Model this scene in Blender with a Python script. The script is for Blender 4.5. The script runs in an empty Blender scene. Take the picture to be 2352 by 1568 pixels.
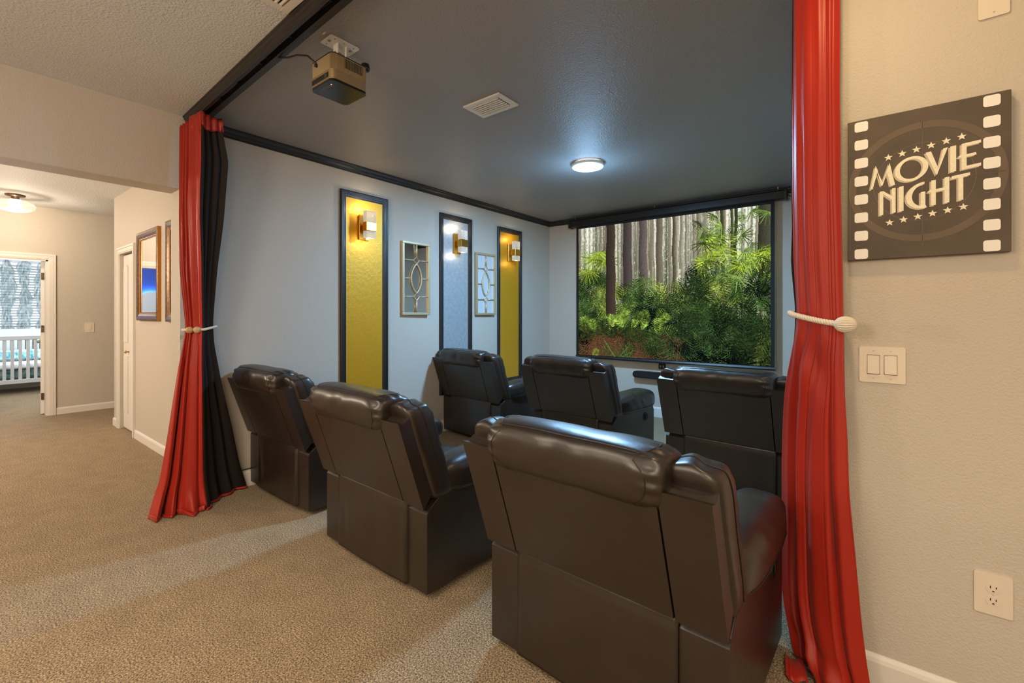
import bpy, bmesh, math, random
import numpy as np
from mathutils import Vector, Matrix, noise

random.seed(7)
RNG = np.random.RandomState(11)
PI = math.pi
SC = bpy.context.scene
COL = SC.collection


def srgb(r, g, b):
    def f(c):
        c = c / 255.0
        return c / 12.92 if c <= 0.04045 else ((c + 0.055) / 1.055) ** 2.4
    return (f(r), f(g), f(b), 1.0)


# ------------------------------------------------------------------ camera
CAM_Z = 1.341
cam_data = bpy.data.cameras.new('camera')
cam_data.sensor_width = 36.0
cam_data.sensor_fit = 'HORIZONTAL'
cam_data.lens = 1036.0 / 2352.0 * 36.0
cam_data.shift_y = -63.0 / 2352.0
cam_data.clip_start = 0.03
cam = bpy.data.objects.new('camera', cam_data)
COL.objects.link(cam)
cam.location = (0, 0, CAM_Z)
cam.rotation_euler = (PI / 2, 0, math.radians(38.0))
SC.camera = cam

# ------------------------------------------------------------------ view / world
SC.view_settings.view_transform = 'Standard'
SC.view_settings.look = 'None'
SC.view_settings.gamma = 1.0
SC.view_settings.use_curve_mapping = False
SC.view_settings.exposure = 0.0

world = bpy.data.worlds.new('world')
SC.world = world
world.use_nodes = True
bgn = world.node_tree.nodes['Background']
bgn.inputs[0].default_value = (0.80, 0.92, 1.0, 1)
bgn.inputs[1].default_value = 1.6


def area(name, loc, rot, size, power, color, shape='RECTANGLE', size_y=None, spread=None):
    l = bpy.data.lights.new(name, 'AREA')
    l.shape = shape
    l.size = size
    if size_y:
        l.size_y = size_y
    l.energy = power
    l.color = color
    if spread:
        l.spread = spread
    o = bpy.data.objects.new(name, l)
    COL.objects.link(o)
    o.location = loc
    o.rotation_euler = rot
    return o


def point(name, loc, power, color, radius=0.04):
    l = bpy.data.lights.new(name, 'POINT')
    l.energy = power
    l.color = color
    l.shadow_soft_size = radius
    o = bpy.data.objects.new(name, l)
    COL.objects.link(o)
    o.location = loc
    return o


WARM = (1.0, 0.86, 0.68)
COOL = (0.32, 0.63, 1.0)
# the round cool ceiling light of the theatre
area('theatre_light', (-2.03, 3.73, 2.685), (0, 0, 0), 0.24, 118, COOL, 'DISK')
point('theatre_ceiling_fill', (-2.03, 3.73, 2.44), 12, COOL, 0.10)  # extra point lamp below the disc, added to brighten the dark ceiling
# added warm fill points, then ceiling panels of the loft, behind the camera
point('loft_fill', (-1.5, -1.7, 2.05), 92, WARM, 0.34)
point('loft_fill.001', (1.5, -1.4, 2.05), 58, WARM, 0.30)
area('loft_ceiling_light', (-1.9, -0.5, 2.72), (0, 0, 0), 0.9, 27, WARM, 'RECTANGLE', 0.9, math.radians(125))
area('loft_ceiling_light.001', (0.8, -0.3, 2.72), (0, 0, 0), 0.9, 27, WARM, 'RECTANGLE', 0.9, math.radians(125))
# added warm fill panel behind the camera, no window there
area('loft_rear_fill', (0.9, -3.0, 1.55), (PI / 2, 0, PI), 2.6, 45, (1.0, 0.86, 0.68), 'RECTANGLE', 1.8)
# added warm lamp above the right curtain, to tint its top
area('curtain_fill', (-0.10, 1.45, 2.735), (0, 0, 0), 0.12, 8, (1.0, 0.72, 0.36), 'DISK')
# hall
point('hall_bulb', (-7.85, 0.58, 2.46), 17, (1.0, 0.84, 0.64), 0.06)
point('hall_fill', (-6.1, -1.2, 2.0), 165, (1.0, 0.83, 0.64), 0.2)  # unseen fill point added to brighten the hall
# nursery: point lamp added to light the sheers, and window daylight
point('nursery_fill', (-10.0, 0.2, 2.35), 42, (0.86, 0.95, 1.0), 0.15)
area('nursery_window_light', (-11.90, 1.1, 1.6), (0, -PI / 2, 0), 1.3, 110, (0.85, 0.94, 1.0), 'RECTANGLE', 1.3)

# ------------------------------------------------------------------ materials
MATS = {}


def mat(name, color, rough=0.5, metal=0.0, bump=None, var=None, spec=0.5, sheen=0.0, coat=0.0, emit=None, estr=0.0,
        trans=0.0, alpha=1.0, bump2=None):
    """bump = (scale, strength, distance); var = (scale, dark colour, detail)"""
    if name in MATS:
        return MATS[name]
    m = bpy.data.materials.new(name)
    m.use_nodes = True
    nt = m.node_tree
    b = nt.nodes['Principled BSDF']
    b.inputs['Base Color'].default_value = color
    b.inputs['Roughness'].default_value = rough
    b.inputs['Metallic'].default_value = metal
    b.inputs['Specular IOR Level'].default_value = spec
    b.inputs['Sheen Weight'].default_value = sheen
    b.inputs['Coat Weight'].default_value = coat
    b.inputs['Transmission Weight'].default_value = trans
    b.inputs['Alpha'].default_value = alpha
    if emit:
        b.inputs['Emission Color'].default_value = emit
        b.inputs['Emission Strength'].default_value = estr
    tc = None
    if bump or var or bump2:
        tc = nt.nodes.new('ShaderNodeTexCoord')
    prev = None
    for bp in (bump, bump2):
        if not bp:
            continue
        n = nt.nodes.new('ShaderNodeTexNoise')
        n.inputs['Scale'].default_value = bp[0]
        n.inputs['Detail'].default_value = 3.0
        n.inputs['Roughness'].default_value = 0.55
        nt.links.new(tc.outputs['Object'], n.inputs['Vector'])
        bn = nt.nodes.new('ShaderNodeBump')
        bn.inputs['Strength'].default_value = bp[1]
        bn.inputs['Distance'].default_value = bp[2]
        nt.links.new(n.outputs['Fac'], bn.inputs['Height'])
        if prev:
            nt.links.new(prev.outputs['Normal'], bn.inputs['Normal'])
        prev = bn
    if prev:
        nt.links.new(prev.outputs['Normal'], b.inputs['Normal'])
    if var:
        n = nt.nodes.new('ShaderNodeTexNoise')
        n.inputs['Scale'].default_value = var[0]
        n.inputs['Detail'].default_value = var[2] if len(var) > 2 else 3.0
        nt.links.new(tc.outputs['Object'], n.inputs['Vector'])
        r = nt.nodes.new('ShaderNodeValToRGB')
        r.color_ramp.elements[0].position = 0.35
        r.color_ramp.elements[1].position = 0.65
        r.color_ramp.elements[0].color = var[1]
        r.color_ramp.elements[1].color = color
        nt.links.new(n.outputs['Fac'], r.inputs['Fac'])
        nt.links.new(r.outputs['Color'], b.inputs['Base Color'])
    MATS[name] = m
    return m


def carpet_mat():
    m = bpy.data.materials.new('carpet')
    m.use_nodes = True
    nt = m.node_tree
    b = nt.nodes['Principled BSDF']
    b.inputs['Roughness'].default_value = 0.95
    b.inputs['Specular IOR Level'].default_value = 0.1
    b.inputs['Sheen Weight'].default_value = 0.15
    tc = nt.nodes.new('ShaderNodeTexCoord')
    n1 = nt.nodes.new('ShaderNodeTexNoise')
    n1.inputs['Scale'].default_value = 150.0
    n1.inputs['Detail'].default_value = 4.0
    n1.inputs['Roughness'].default_value = 0.7
    n2 = nt.nodes.new('ShaderNodeTexNoise')
    n2.inputs['Scale'].default_value = 7.0
    n2.inputs['Detail'].default_value = 4.0
    for n in (n1, n2):
        nt.links.new(tc.outputs['Object'], n.inputs['Vector'])
    r = nt.nodes.new('ShaderNodeValToRGB')
    cr = r.color_ramp
    cr.elements[0].position = 0.38
    cr.elements[0].color = srgb(70, 54, 37)
    cr.elements[1].position = 0.63
    cr.elements[1].color = srgb(214, 191, 153)
    e = cr.elements.new(0.50)
    e.color = srgb(153, 128, 95)
    nt.links.new(n1.outputs['Fac'], r.inputs['Fac'])
    mx = nt.nodes.new('ShaderNodeMix')
    mx.data_type = 'RGBA'
    mx.blend_type = 'MULTIPLY'
    mx.inputs[0].default_value = 1.0
    r2 = nt.nodes.new('ShaderNodeValToRGB')
    r2.color_ramp.elements[0].position = 0.35
    r2.color_ramp.elements[0].color = (0.86, 0.85, 0.84, 1)
    r2.color_ramp.elements[1].position = 0.65
    r2.color_ramp.elements[1].color = (1, 1, 1, 1)
    nt.links.new(n2.outputs['Fac'], r2.inputs['Fac'])
    nt.links.new(r.outputs['Color'], mx.inputs[6])
    nt.links.new(r2.outputs['Color'], mx.inputs[7])
    nt.links.new(mx.outputs[2], b.inputs['Base Color'])
    bn = nt.nodes.new('ShaderNodeBump')
    bn.inputs['Strength'].default_value = 0.9
    bn.inputs['Distance'].default_value = 0.008
    nt.links.new(n1.outputs['Fac'], bn.inputs['Height'])
    nt.links.new(bn.outputs['Normal'], b.inputs['Normal'])
    return m


M_CARPET = carpet_mat()
M_WALL = mat('wall_paint', srgb(198, 188, 175), 0.62, bump=(130, 0.50, 0.005), bump2=(60, 0.12, 0.006), spec=0.35)
M_CEIL = mat('ceiling_white', srgb(222, 223, 224), 0.7, bump=(85, 0.65, 0.008), bump2=(34, 0.2, 0.010), spec=0.3)
M_CEILD = mat('ceiling_dark', srgb(152, 149, 148), 0.45, bump=(85, 0.65, 0.008), bump2=(34, 0.2, 0.010), spec=0.5)
M_TRIMW = mat('white_trim_paint', srgb(226, 220, 212), 0.4, bump=(60, 0.03, 0.001))
M_BLACKW = mat('black_moulding_paint', srgb(40, 37, 37), 0.40, bump=(90, 0.05, 0.001))
M_BLACK = mat('black_plastic', srgb(20, 20, 22), 0.4)
M_BLACKM = mat('black_matte', srgb(14, 14, 15), 0.7)
M_LEATHER = mat('leather', srgb(44, 35, 29), 0.35, bump=(420, 0.12, 0.001), bump2=(13, 0.14, 0.012),
                var=(6, srgb(38, 30, 25)), spec=0.75)
M_SEAM = mat('leather_seam', srgb(26, 22, 20), 0.5, bump=(300, 0.2, 0.001))
M_STITCH = mat('leather_piping', srgb(70, 60, 52), 0.42, bump=(300, 0.2, 0.001))
M_RED = mat('red_satin', srgb(166, 38, 22), 0.40, bump=(900, 0.06, 0.001), spec=0.35, sheen=0.08)
M_REDHEM = mat('red_hem', srgb(180, 40, 28), 0.45, bump=(900, 0.06, 0.001), spec=0.35, sheen=0.08)
M_LINING = mat('black_lining', srgb(44, 38, 35), 0.75, bump=(600, 0.1, 0.001), spec=0.2)
M_ROPE = mat('cotton_rope', srgb(232, 222, 206), 0.85, bump=(300, 0.3, 0.002))
M_WOODBEAD = mat('wooden_bead', srgb(214, 180, 136), 0.5, var=(40, srgb(190, 150, 105)))
M_GOLDP = mat('gold_foil', srgb(238, 176, 44), 0.42, 0.40, bump=(160, 0.35, 0.003), bump2=(26, 0.35, 0.006),
              var=(190, srgb(222, 156, 32)))
M_SILVERP = mat('silver_foil', srgb(206, 212, 220), 0.36, 0.55, bump=(160, 0.35, 0.003), bump2=(22, 0.25, 0.006),
                var=(30, srgb(190, 198, 208)))
M_GOLD = mat('brushed_gold', srgb(196, 152, 70), 0.32, 1.0, bump=(200, 0.05, 0.001))
M_CHAMP = mat('champagne_frame', srgb(205, 184, 146), 0.42, 0.45, bump=(120, 0.05, 0.001))
M_MIRROR = mat('mirror_glass', (0.86, 0.88, 0.89, 1), 0.02, 1.0)
M_PALEPANE = mat('pale_silvered_pane', srgb(226, 228, 234), 0.35, 0.25, bump=(30, 0.02, 0.001))
M_CRYSTAL = mat('crystal_glass', (0.95, 0.95, 0.95, 1), 0.08, 0.0, bump=(90, 0.9, 0.01), trans=0.75,
                emit=(1.0, 0.90, 0.74, 1), estr=0.10)
M_BRONZE = mat('bronze_frame', srgb(110, 84, 62), 0.35, 0.55, bump=(60, 0.15, 0.003), var=(35, srgb(74, 56, 42)))
M_BRONZEG = mat('gilt_edge', srgb(190, 128, 50), 0.38, 0.7, bump=(60, 0.1, 0.002))
M_WHITE = mat('white_enamel', srgb(228, 222, 212), 0.35, bump=(60, 0.02, 0.001))
M_PLATE = mat('ivory_plate', srgb(222, 210, 192), 0.4, bump=(60, 0.02, 0.001))
M_DARKHOLE = mat('dark_slot', srgb(24, 20, 18), 0.8)
M_LAMP = mat('lamp_diffuser', (1, 1, 1, 1), 0.4, emit=(0.90, 0.96, 1.0, 1), estr=6.0)
M_GLOW = mat('lamp_backlight', (1, 1, 1, 1), 0.4, emit=(0.85, 0.94, 1.0, 1), estr=5.0)
M_STEEL = mat('satin_steel', srgb(165, 160, 152), 0.35, 0.9)
M_PROJ = mat('champagne_metal', srgb(186, 164, 128), 0.34, 0.75, bump=(300, 0.05, 0.001))
M_PGLASS = mat('black_glass', srgb(22, 22, 23), 0.22, spec=0.5)
M_PSTRIP = mat('touch_strip', srgb(66, 66, 70), 0.3)
M_LED = mat('red_led', (1, 0.1, 0.05, 1), 0.4, emit=(1.0, 0.18, 0.08, 1), estr=6.0)
M_DOT = mat('pale_print', srgb(150, 148, 150), 0.5)
M_CRIB = mat('crib_white', srgb(226, 228, 232), 0.45, bump=(40, 0.03, 0.001))
M_TEAL = mat('teal_bedding', srgb(60, 140, 150), 0.8, bump=(200, 0.3, 0.002), var=(14, srgb(190, 220, 222)))
M_MATTRESS = mat('mattress_white', srgb(230, 232, 232), 0.8, bump=(200, 0.3, 0.002))
M_SHEER = mat('sheer_fabric', srgb(228, 236, 236), 0.7, bump=(300, 0.2, 0.002), var=(16, srgb(160, 186, 194)), trans=0.0, alpha=0.55)
M_BLIND = mat('blind_slat', srgb(236, 238, 240), 0.5, bump=(60, 0.02, 0.001))
M_BLUE = mat('blue_paint', srgb(66, 92, 190), 0.7, bump=(140, 0.25, 0.004))
M_BLUELED = mat('blue_led', (0.3, 0.75, 1, 1), 0.4, emit=(0.25, 0.62, 1.0, 1), estr=60.0)
M_LAMPGLASS = mat('ribbed_glass', (1, 0.98, 0.94, 1), 0.12, bump=(60, 0.5, 0.006), trans=0.8,
                  emit=(1.0, 0.90, 0.74, 1), estr=0.12)
M_BULB = mat('bulb', (1, 1, 1, 1), 0.4, emit=(1.0, 0.88, 0.68, 1), estr=8.0)
M_CANVAS = mat('canvas_print', srgb(92, 80, 68), 0.7, bump=(700, 0.15, 0.001), var=(7, srgb(80, 70, 60)))
M_RING = mat('canvas_ring', srgb(108, 92, 78), 0.7, bump=(700, 0.15, 0.001), var=(9, srgb(100, 86, 73)))
M_PRINTW = mat('print_white', srgb(242, 238, 232), 0.7, bump=(700, 0.1, 0.001))
M_PRINTC = mat('print_cream', srgb(244, 238, 216), 0.7, bump=(700, 0.1, 0.001), var=(200, srgb(234, 224, 196)))
M_PRINTS = mat('print_shadow', srgb(198, 184, 164), 0.7, bump=(700, 0.1, 0.001))
M_LINE = mat('print_line', srgb(122, 106, 92), 0.7)


# ------------------------------------------------------------------ mesh helpers
def link(name, me, m=None, parent=None, smooth=False):
    o = bpy.data.objects.new(name, me)
    COL.objects.link(o)
    if m is not None:
        if isinstance(m, (list, tuple)):
            for mm in m:
                me.materials.append(mm)
        else:
            me.materials.append(m)
    if parent is not None:
        o.parent = parent
    if smooth:
        me.polygons.foreach_set('use_smooth', [True] * len(me.polygons))
    return o


def obj(name, bm, m=None, parent=None, smooth=False):
    bmesh.ops.recalc_face_normals(bm, faces=bm.faces)
    me = bpy.data.meshes.new(name)
    bm.to_mesh(me)
    bm.free()
    return link(name, me, m, parent, smooth)


def tag(o, label, cat, group=None, kind=None):
    o['label'] = label
    o['category'] = cat
    if group:
        o['group'] = group
    if kind:
        o['kind'] = kind
    return o


def thing(name, label, cat, loc=(0, 0, 0), rotz=0.0, group=None):
    o = bpy.data.objects.new(name, None)
    o.empty_display_size = 0.05
    COL.objects.link(o)
    o.location = loc
    o.rotation_euler = (0, 0, rotz)
    return tag(o, label, cat, group)


def struct(o, label=None, cat=None):
    o['kind'] = 'structure'
    if label:
        o['label'] = label
    if cat:
        o['category'] = cat
    return o


def box(bm, x0, x1, y0, y1, z0, z1, bev=0.0, seg=2):
    r = bmesh.ops.create_cube(bm, size=1.0)
    vs = r['verts']
    for v in vs:
        v.co = Vector((x0 + (v.co.x + 0.5) * (x1 - x0), y0 + (v.co.y + 0.5) * (y1 - y0), z0 + (v.co.z + 0.5) * (z1 - z0)))
    if bev > 0:
        es = list({e for v in vs for e in v.link_edges})
        bmesh.ops.bevel(bm, geom=es, offset=bev, segments=seg, affect='EDGES', profile=0.6)
    return bm


def bx(x0, x1, y0, y1, z0, z1, bev=0.0, seg=2):
    return box(bmesh.new(), x0, x1, y0, y1, z0, z1, bev, seg)


def prism(bm, prof, a0, a1, axis='X', bev=0.0, seg=2, cap=True):
    """extrude a closed 2D profile. axis X: prof=(y,z); axis Y: prof=(x,z); axis Z: prof=(x,y)"""
    def pt(p, a):
        if axis == 'X':
            return (a, p[0], p[1])
        if axis == 'Y':
            return (p[0], a, p[1])
        return (p[0], p[1], a)
    v0 = [bm.verts.new(pt(p, a0)) for p in prof]
    v1 = [bm.verts.new(pt(p, a1)) for p in prof]
    n = len(prof)
    fs = []
    for i in range(n):
        fs.append(bm.faces.new((v0[i], v0[(i + 1) % n], v1[(i + 1) % n], v1[i])))
    if cap:
        fs.append(bm.faces.new(v0[::-1]))
        fs.append(bm.faces.new(v1))
    if bev > 0:
        es = [e for e in {e for v in v0 + v1 for e in v.link_edges}
              if len(e.link_faces) == 2 and e.calc_face_angle(0) > 0.4]
        bmesh.ops.recalc_face_normals(bm, faces=fs)
        bmesh.ops.bevel(bm, geom=es, offset=bev, segments=seg, affect='EDGES', profile=0.6)
    return bm


def tube(bm, path, r, n=8, closed=False, rr=None):
    pts = [Vector(p) for p in path]
    m = len(pts)
    rings = []
    up = None
    for i, p in enumerate(pts):
        if closed:
            t = pts[(i + 1) % m] - pts[i - 1]
        else:
            t = pts[min(i + 1, m - 1)] - pts[max(i - 1, 0)]
        if t.length < 1e-9:
            t = Vector((0, 0, 1))
        t.normalize()
        if up is None:
            up = Vector((0, 0, 1)) if abs(t.z) < 0.9 else Vector((1, 0, 0))
        a = (up - t * up.dot(t))
        if a.length < 1e-6:
            a = t.orthogonal()
        a.normalize()
        up = a
        b = t.cross(a)
        q = rr[i] if rr else r
        rings.append([bm.verts.new(p + (a * math.cos(2 * PI * k / n) + b * math.sin(2 * PI * k / n)) * q) for k in range(n)])
    last = m if closed else m - 1
    for i in range(last):
        A, B = rings[i], rings[(i + 1) % m]
        for k in range(n):
            bm.faces.new((A[k], A[(k + 1) % n], B[(k + 1) % n], B[k]))
    if not closed:
        bm.faces.new(rings[0][::-1])
        bm.faces.new(rings[-1])
    return bm


def lathe(bm, prof, n=24, c=(0, 0, 0)):
    """prof = [(r, z)] revolved about Z"""
    rings = []
    for r, z in prof:
        if r < 1e-6:
            rings.append([bm.verts.new((c[0], c[1], c[2] + z))])
        else:
            rings.append([bm.verts.new((c[0] + r * math.cos(2 * PI * k / n), c[1] + r * math.sin(2 * PI * k / n), c[2] + z)) for k in range(n)])
    for A, B in zip(rings[:-1], rings[1:]):
        if len(A) == 1 and len(B) == 1:
            continue
        for k in range(n):
            if len(A) == 1:
                bm.faces.new((A[0], B[k], B[(k + 1) % n]))
            elif len(B) == 1:
                bm.faces.new((A[k], A[(k + 1) % n], B[0]))
            else:
                bm.faces.new((A[k], A[(k + 1) % n], B[(k + 1) % n], B[k]))
    return bm


def rrect(w, h, r, n=5):
    pts = []
    for cx, cy, a0 in ((w / 2 - r, h / 2 - r, 0), (-w / 2 + r, h / 2 - r, 90), (-w / 2 + r, -h / 2 + r, 180), (w / 2 - r, -h / 2 + r, 270)):
        for k in range(n + 1):
            a = math.radians(a0 + 90 * k / n)
            pts.append((cx + r * math.cos(a), cy + r * math.sin(a)))
    return pts


def flat_xz(bm, poly, y0, y1):
    """a flat plate with outline poly in (x, z), between y0 and y1"""
    return prism(bm, poly, y0, y1, 'Y')


class Pillow:
    """rounded padded cushion from a cube, n-norm rounded, with a warp function"""

    def __init__(self, c, h, n=4.0, warp=None, div=18, axis=None, m=8.0):
        """axis: 0 or 2, the axis whose ends are flatter (exponent m)"""
        self.c, self.h, self.n, self.warp, self.div = Vector(c), Vector(h), n, warp, div
        self.axis, self.m = axis, m

    def at(self, p):
        p = Vector(p)
        mx = max(abs(p.x), abs(p.y), abs(p.z))
        if self.axis is None:
            nn = (abs(p.x) ** self.n + abs(p.y) ** self.n + abs(p.z) ** self.n) ** (1.0 / self.n)
        else:
            o = [abs(p[k]) for k in range(3) if k != self.axis]
            nn = ((o[0] ** self.n + o[1] ** self.n) ** (self.m / self.n) + abs(p[self.axis]) ** self.m) ** (1.0 / self.m)
        q = p * (mx / nn)
        w = Vector((self.c.x + q.x * self.h.x, self.c.y + q.y * self.h.y, self.c.z + q.z * self.h.z))
        if self.warp:
            w = self.warp(q, w)
        return w

    def mesh(self, bm=None):
        bm = bm or bmesh.new()
        d = self.div
        cache = {}

        def V(i, j, k):
            key = (i, j, k)
            if key not in cache:
                f = lambda t: math.tan((t / d * 2 - 1) * PI / 4)
                cache[key] = bm.verts.new(self.at((f(i), f(j), f(k))))
            return cache[key]
        for a in range(d):
            for b in range(d):
                for s in (0, d):
                    bm.faces.new((V(s, a, b), V(s, a + 1, b), V(s, a + 1, b + 1), V(s, a, b + 1)))
                    bm.faces.new((V(a, s, b), V(a + 1, s, b), V(a + 1, s, b + 1), V(a, s, b + 1)))
                    bm.faces.new((V(a, b, s), V(a + 1, b, s), V(a + 1, b + 1, s), V(a, b + 1, s)))
        return bm


def copy_tree(o, parent=None):
    c = o.copy()
    COL.objects.link(c)
    c.parent = parent
    for ch in list(o.children):
        copy_tree(ch, c)
    return c


# ------------------------------------------------------------------ the room shell
XL = -3.80      # theatre left wall face
YB = 5.80       # screen wall face
YS = 2.07       # sign wall face
YM = 1.34       # mirror wall face in the hall
XF = -8.50      # far wall of the hall
XR = -0.12      # theatre right wall face / sign wall end
HC = 2.74       # ceiling height
XN = -12.10     # nursery window wall


def ytrim(x):   # the line where the white and the dark ceiling meet
    return 1.085 - 0.0375 * (x + 3.8)


bm = bx(-12.3, 2.7, -3.3, 5.95, -0.12, 0.0)
struct(obj('floor', bm, M_CARPET), 'beige tan speckled carpet running through loft, theatre, hall and bedroom', 'floor')

bm = bmesh.new()
prism(bm, [(-3.98, -3.3), (2.7, -3.3), (2.7, 2.2), (XR, 2.2), (XR, ytrim(XR) + .02), (-3.98, ytrim(-3.98) + .02)], HC, HC + .1, 'Z')
struct(obj('ceiling', bm, M_CEIL), 'cream textured loft ceiling outside the theatre trim', 'ceiling')
bm = bmesh.new()
prism(bm, [(-3.98, ytrim(-3.98) + .02), (XR, ytrim(XR) + .02), (XR, 5.95), (-3.98, 5.95)], HC, HC + .1, 'Z')
struct(obj('ceiling', bm, M_CEILD), 'dark grey semi-gloss textured ceiling over the theatre seats', 'ceiling')
bm = bx(-12.3, -3.98, -3.3, 5.95, HC, HC + .1)
struct(obj('ceiling', bm, M_CEIL), 'cream ceiling of the hall beyond the opening', 'ceiling')

# left wall with the hall opening (rounded arris)
bm = bmesh.new()
prism(bm, [(1.065, 0), (5.95, 0), (5.95, HC), (-3.3, HC), (-3.3, 0), (-1.58, 0), (-1.58, 2.222), (1.065, 2.222)], XL - .2, XL, 'X', 0.018, 3)
struct(obj('wall_left', bm, M_WALL), 'textured pale wall with gold panels and the opening to the hall', 'wall')
struct(obj('wall_back', bx(-4.0, XR + .15, YB, YB + .12, 0, HC), M_WALL), 'pale wall behind the projection screen', 'wall')
struct(obj('wall_right', bx(XR, XR + .14, YS + .10, YB + .1, 0, HC), M_WALL), 'pale right wall of the theatre hidden behind the red curtain', 'wall')
struct(obj('wall_front', bx(XR, 2.7, YS, YS + .12, 0, HC, 0.012, 3), M_WALL), 'cream orange-peel textured wall holding the canvas and switches', 'wall')
struct(obj('wall_rear', bx(-4.0, 2.7, -3.42, -3.3, 0, HC), M_WALL), 'loft wall behind the viewer', 'wall')
struct(obj('wall_side', bx(2.7, 2.82, -3.42, 2.2, 0, HC), M_WALL), 'loft wall to the right of the viewer', 'wall')

# hall walls
bm = bmesh.new()
BD0, BD1 = -6.885, -6.295     # bifold opening
box(bm, BD1, XL - .2, YM, YM + .11, 0, HC)
box(bm, -7.17, BD0, YM, YM + .11, 0, HC)
box(bm, BD0, BD1, YM, YM + .11, 2.04, HC)
box(bm, -7.17, -7.06, YM + .11, 3.6, 0, HC)
box(bm, BD0, BD1, YM + .5, YM + .6, 0, 2.04)
struct(obj('wall_hall_side', bm, M_WALL), 'cream hall wall with closet door and two framed mirrors', 'wall')
bm = bmesh.new()
DY0, DY1 = 0.11, 0.921        # nursery door opening
box(bm, XF - .12, XF, -3.3, DY0, 0, HC)
box(bm, XF - .12, XF, DY1, 3.6, 0, HC)
box(bm, XF - .12, XF, DY0, DY1, 2.054, HC)
struct(obj('wall_hall_end', bm, M_WALL), 'cream wall at the end of the hall beside the bedroom door', 'wall')
struct(obj('wall_hall_near', bx(-12.3, XL - .2, -3.42, -3.3, 0, HC), M_WALL), 'hall wall outside the frame on the left', 'wall')
struct(obj('wall_hall_far', bx(-12.3, -7.06, 3.6, 3.72, 0, HC), M_WALL), 'hall wall out of sight round the corner', 'wall')
# nursery window wall with its opening
WY0, WY1, WZ0, WZ1 = 0.42, 1.95, 0.95, 2.32
bm = bmesh.new()
box(bm, XN - .12, XN, 0.30, WY0, 0, HC)
box(bm, XN - .12, XN, WY1, 3.6, 0, HC)
box(bm, XN - .12, XN, WY0, WY1, 0, WZ0)
box(bm, XN - .12, XN, WY0, WY1, WZ1, HC)
struct(obj('wall_bedroom_window', bm, M_WALL), 'bedroom wall round the window behind the cot', 'wall')
struct(obj('wall_bedroom_blue', bx(XN - .12, XN, -3.3, 0.30, 0, HC), M_BLUE), 'blue bedroom wall seen in the hall mirror', 'wall')


def moulding(name, prof, path_axis, a0, a1, place, m):
    """prof (depth, z) with depth positive out of the wall; place maps depth to x or y"""
    bm = bmesh.new()
    prism(bm, [(place(d), z) for d, z in prof], a0, a1, path_axis)
    return obj(name, bm, m)


BASE = [(0, 0), (.014, 0), (.014, .105), (.010, .118), (.004, .128), (0, .13)]
BASEH = [(0, 0), (.014, 0), (.014, .072), (.010, .083), (.004, .090), (0, .091)]
# left wall base, theatre
moulding_specs = [
    ('baseboard_left', BASE, 'Y', 1.09, YB, lambda d: XL + d, 'white baseboard along the theatre left wall'),
    ('baseboard_back', BASE, 'X', XL, XR, lambda d: YB - d, 'white baseboard below the projection screen'),
    ('baseboard_front', BASE, 'X', XR + .02, 2.7, lambda d: YS - d, 'white baseboard under the outlet on the cream wall'),
    ('baseboard_hall', BASEH, 'X', BD1 + .075, XL - .2, lambda d: YM - d, 'white baseboard below the hall mirrors'),
    ('baseboard_hall', BASEH, 'X', -7.17, BD0 - .075, lambda d: YM - d, 'short white baseboard left of the closet door'),
    ('baseboard_hall', BASEH, 'Y', DY1 + .078, 3.6, lambda d: XF + d, 'white baseboard at the end wall of the hall'),
]
for nm, pr, ax, a0, a1, pl, lb in moulding_specs:
    struct(moulding(nm, pr, ax, a0, a1, pl, M_TRIMW), lb, 'baseboard')

CROWN = [(0, HC), (.045, HC), (.045, HC - .010), (.034, HC - .016), (.030, HC - .030), (.018, HC - .044), (.016, HC - .056), (.008, HC - .060), (.008, HC - .068), (0, HC - .068)]
struct(moulding('trim_1', CROWN, 'Y', 1.21, YB, lambda d: XL + d, M_BLACKW), 'black crown moulding along the theatre left wall', 'moulding')
struct(moulding('trim_2', CROWN, 'X', XL, XR, lambda d: YB - d, M_BLACKW), 'black crown moulding above the screen', 'moulding')


def slanted(name, prof, x0, x1, m, parent=None):
    """strip along the ceiling line ytrim; prof = (dy, z)"""
    bm = bmesh.new()
    n = len(prof)
    v0 = [bm.verts.new((x0, ytrim(x0) + d, z)) for d, z in prof]
    v1 = [bm.verts.new((x1, ytrim(x1) + d, z)) for d, z in prof]
    for i in range(n):
        bm.faces.new((v0[i], v0[(i + 1) % n], v1[(i + 1) % n], v1[i]))
    bm.faces.new(v0[::-1])
    bm.faces.new(v1)
    return obj(name, bm, m, parent)


FR = [(-.006, HC), (-.006, HC - .008), (.0, HC - .011), (.002, HC - .024), (.009, HC - .029), (.009, HC - .040), (.015, HC - .044), (.015, HC - .055), (.032, HC - .055), (.032, HC)]
struct(slanted('trim_3', FR, XL, 1.6, M_BLACKW), 'black fluted moulding along the edge of the theatre ceiling', 'moulding')
BK = [(.074, HC), (.074, HC - .040), (.108, HC - .040), (.108, HC)]
struct(slanted('trim_4', BK, XL, 1.6, M_BLACKW), 'plain black ceiling batten on the theatre side of the curtain track', 'moulding')

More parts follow.
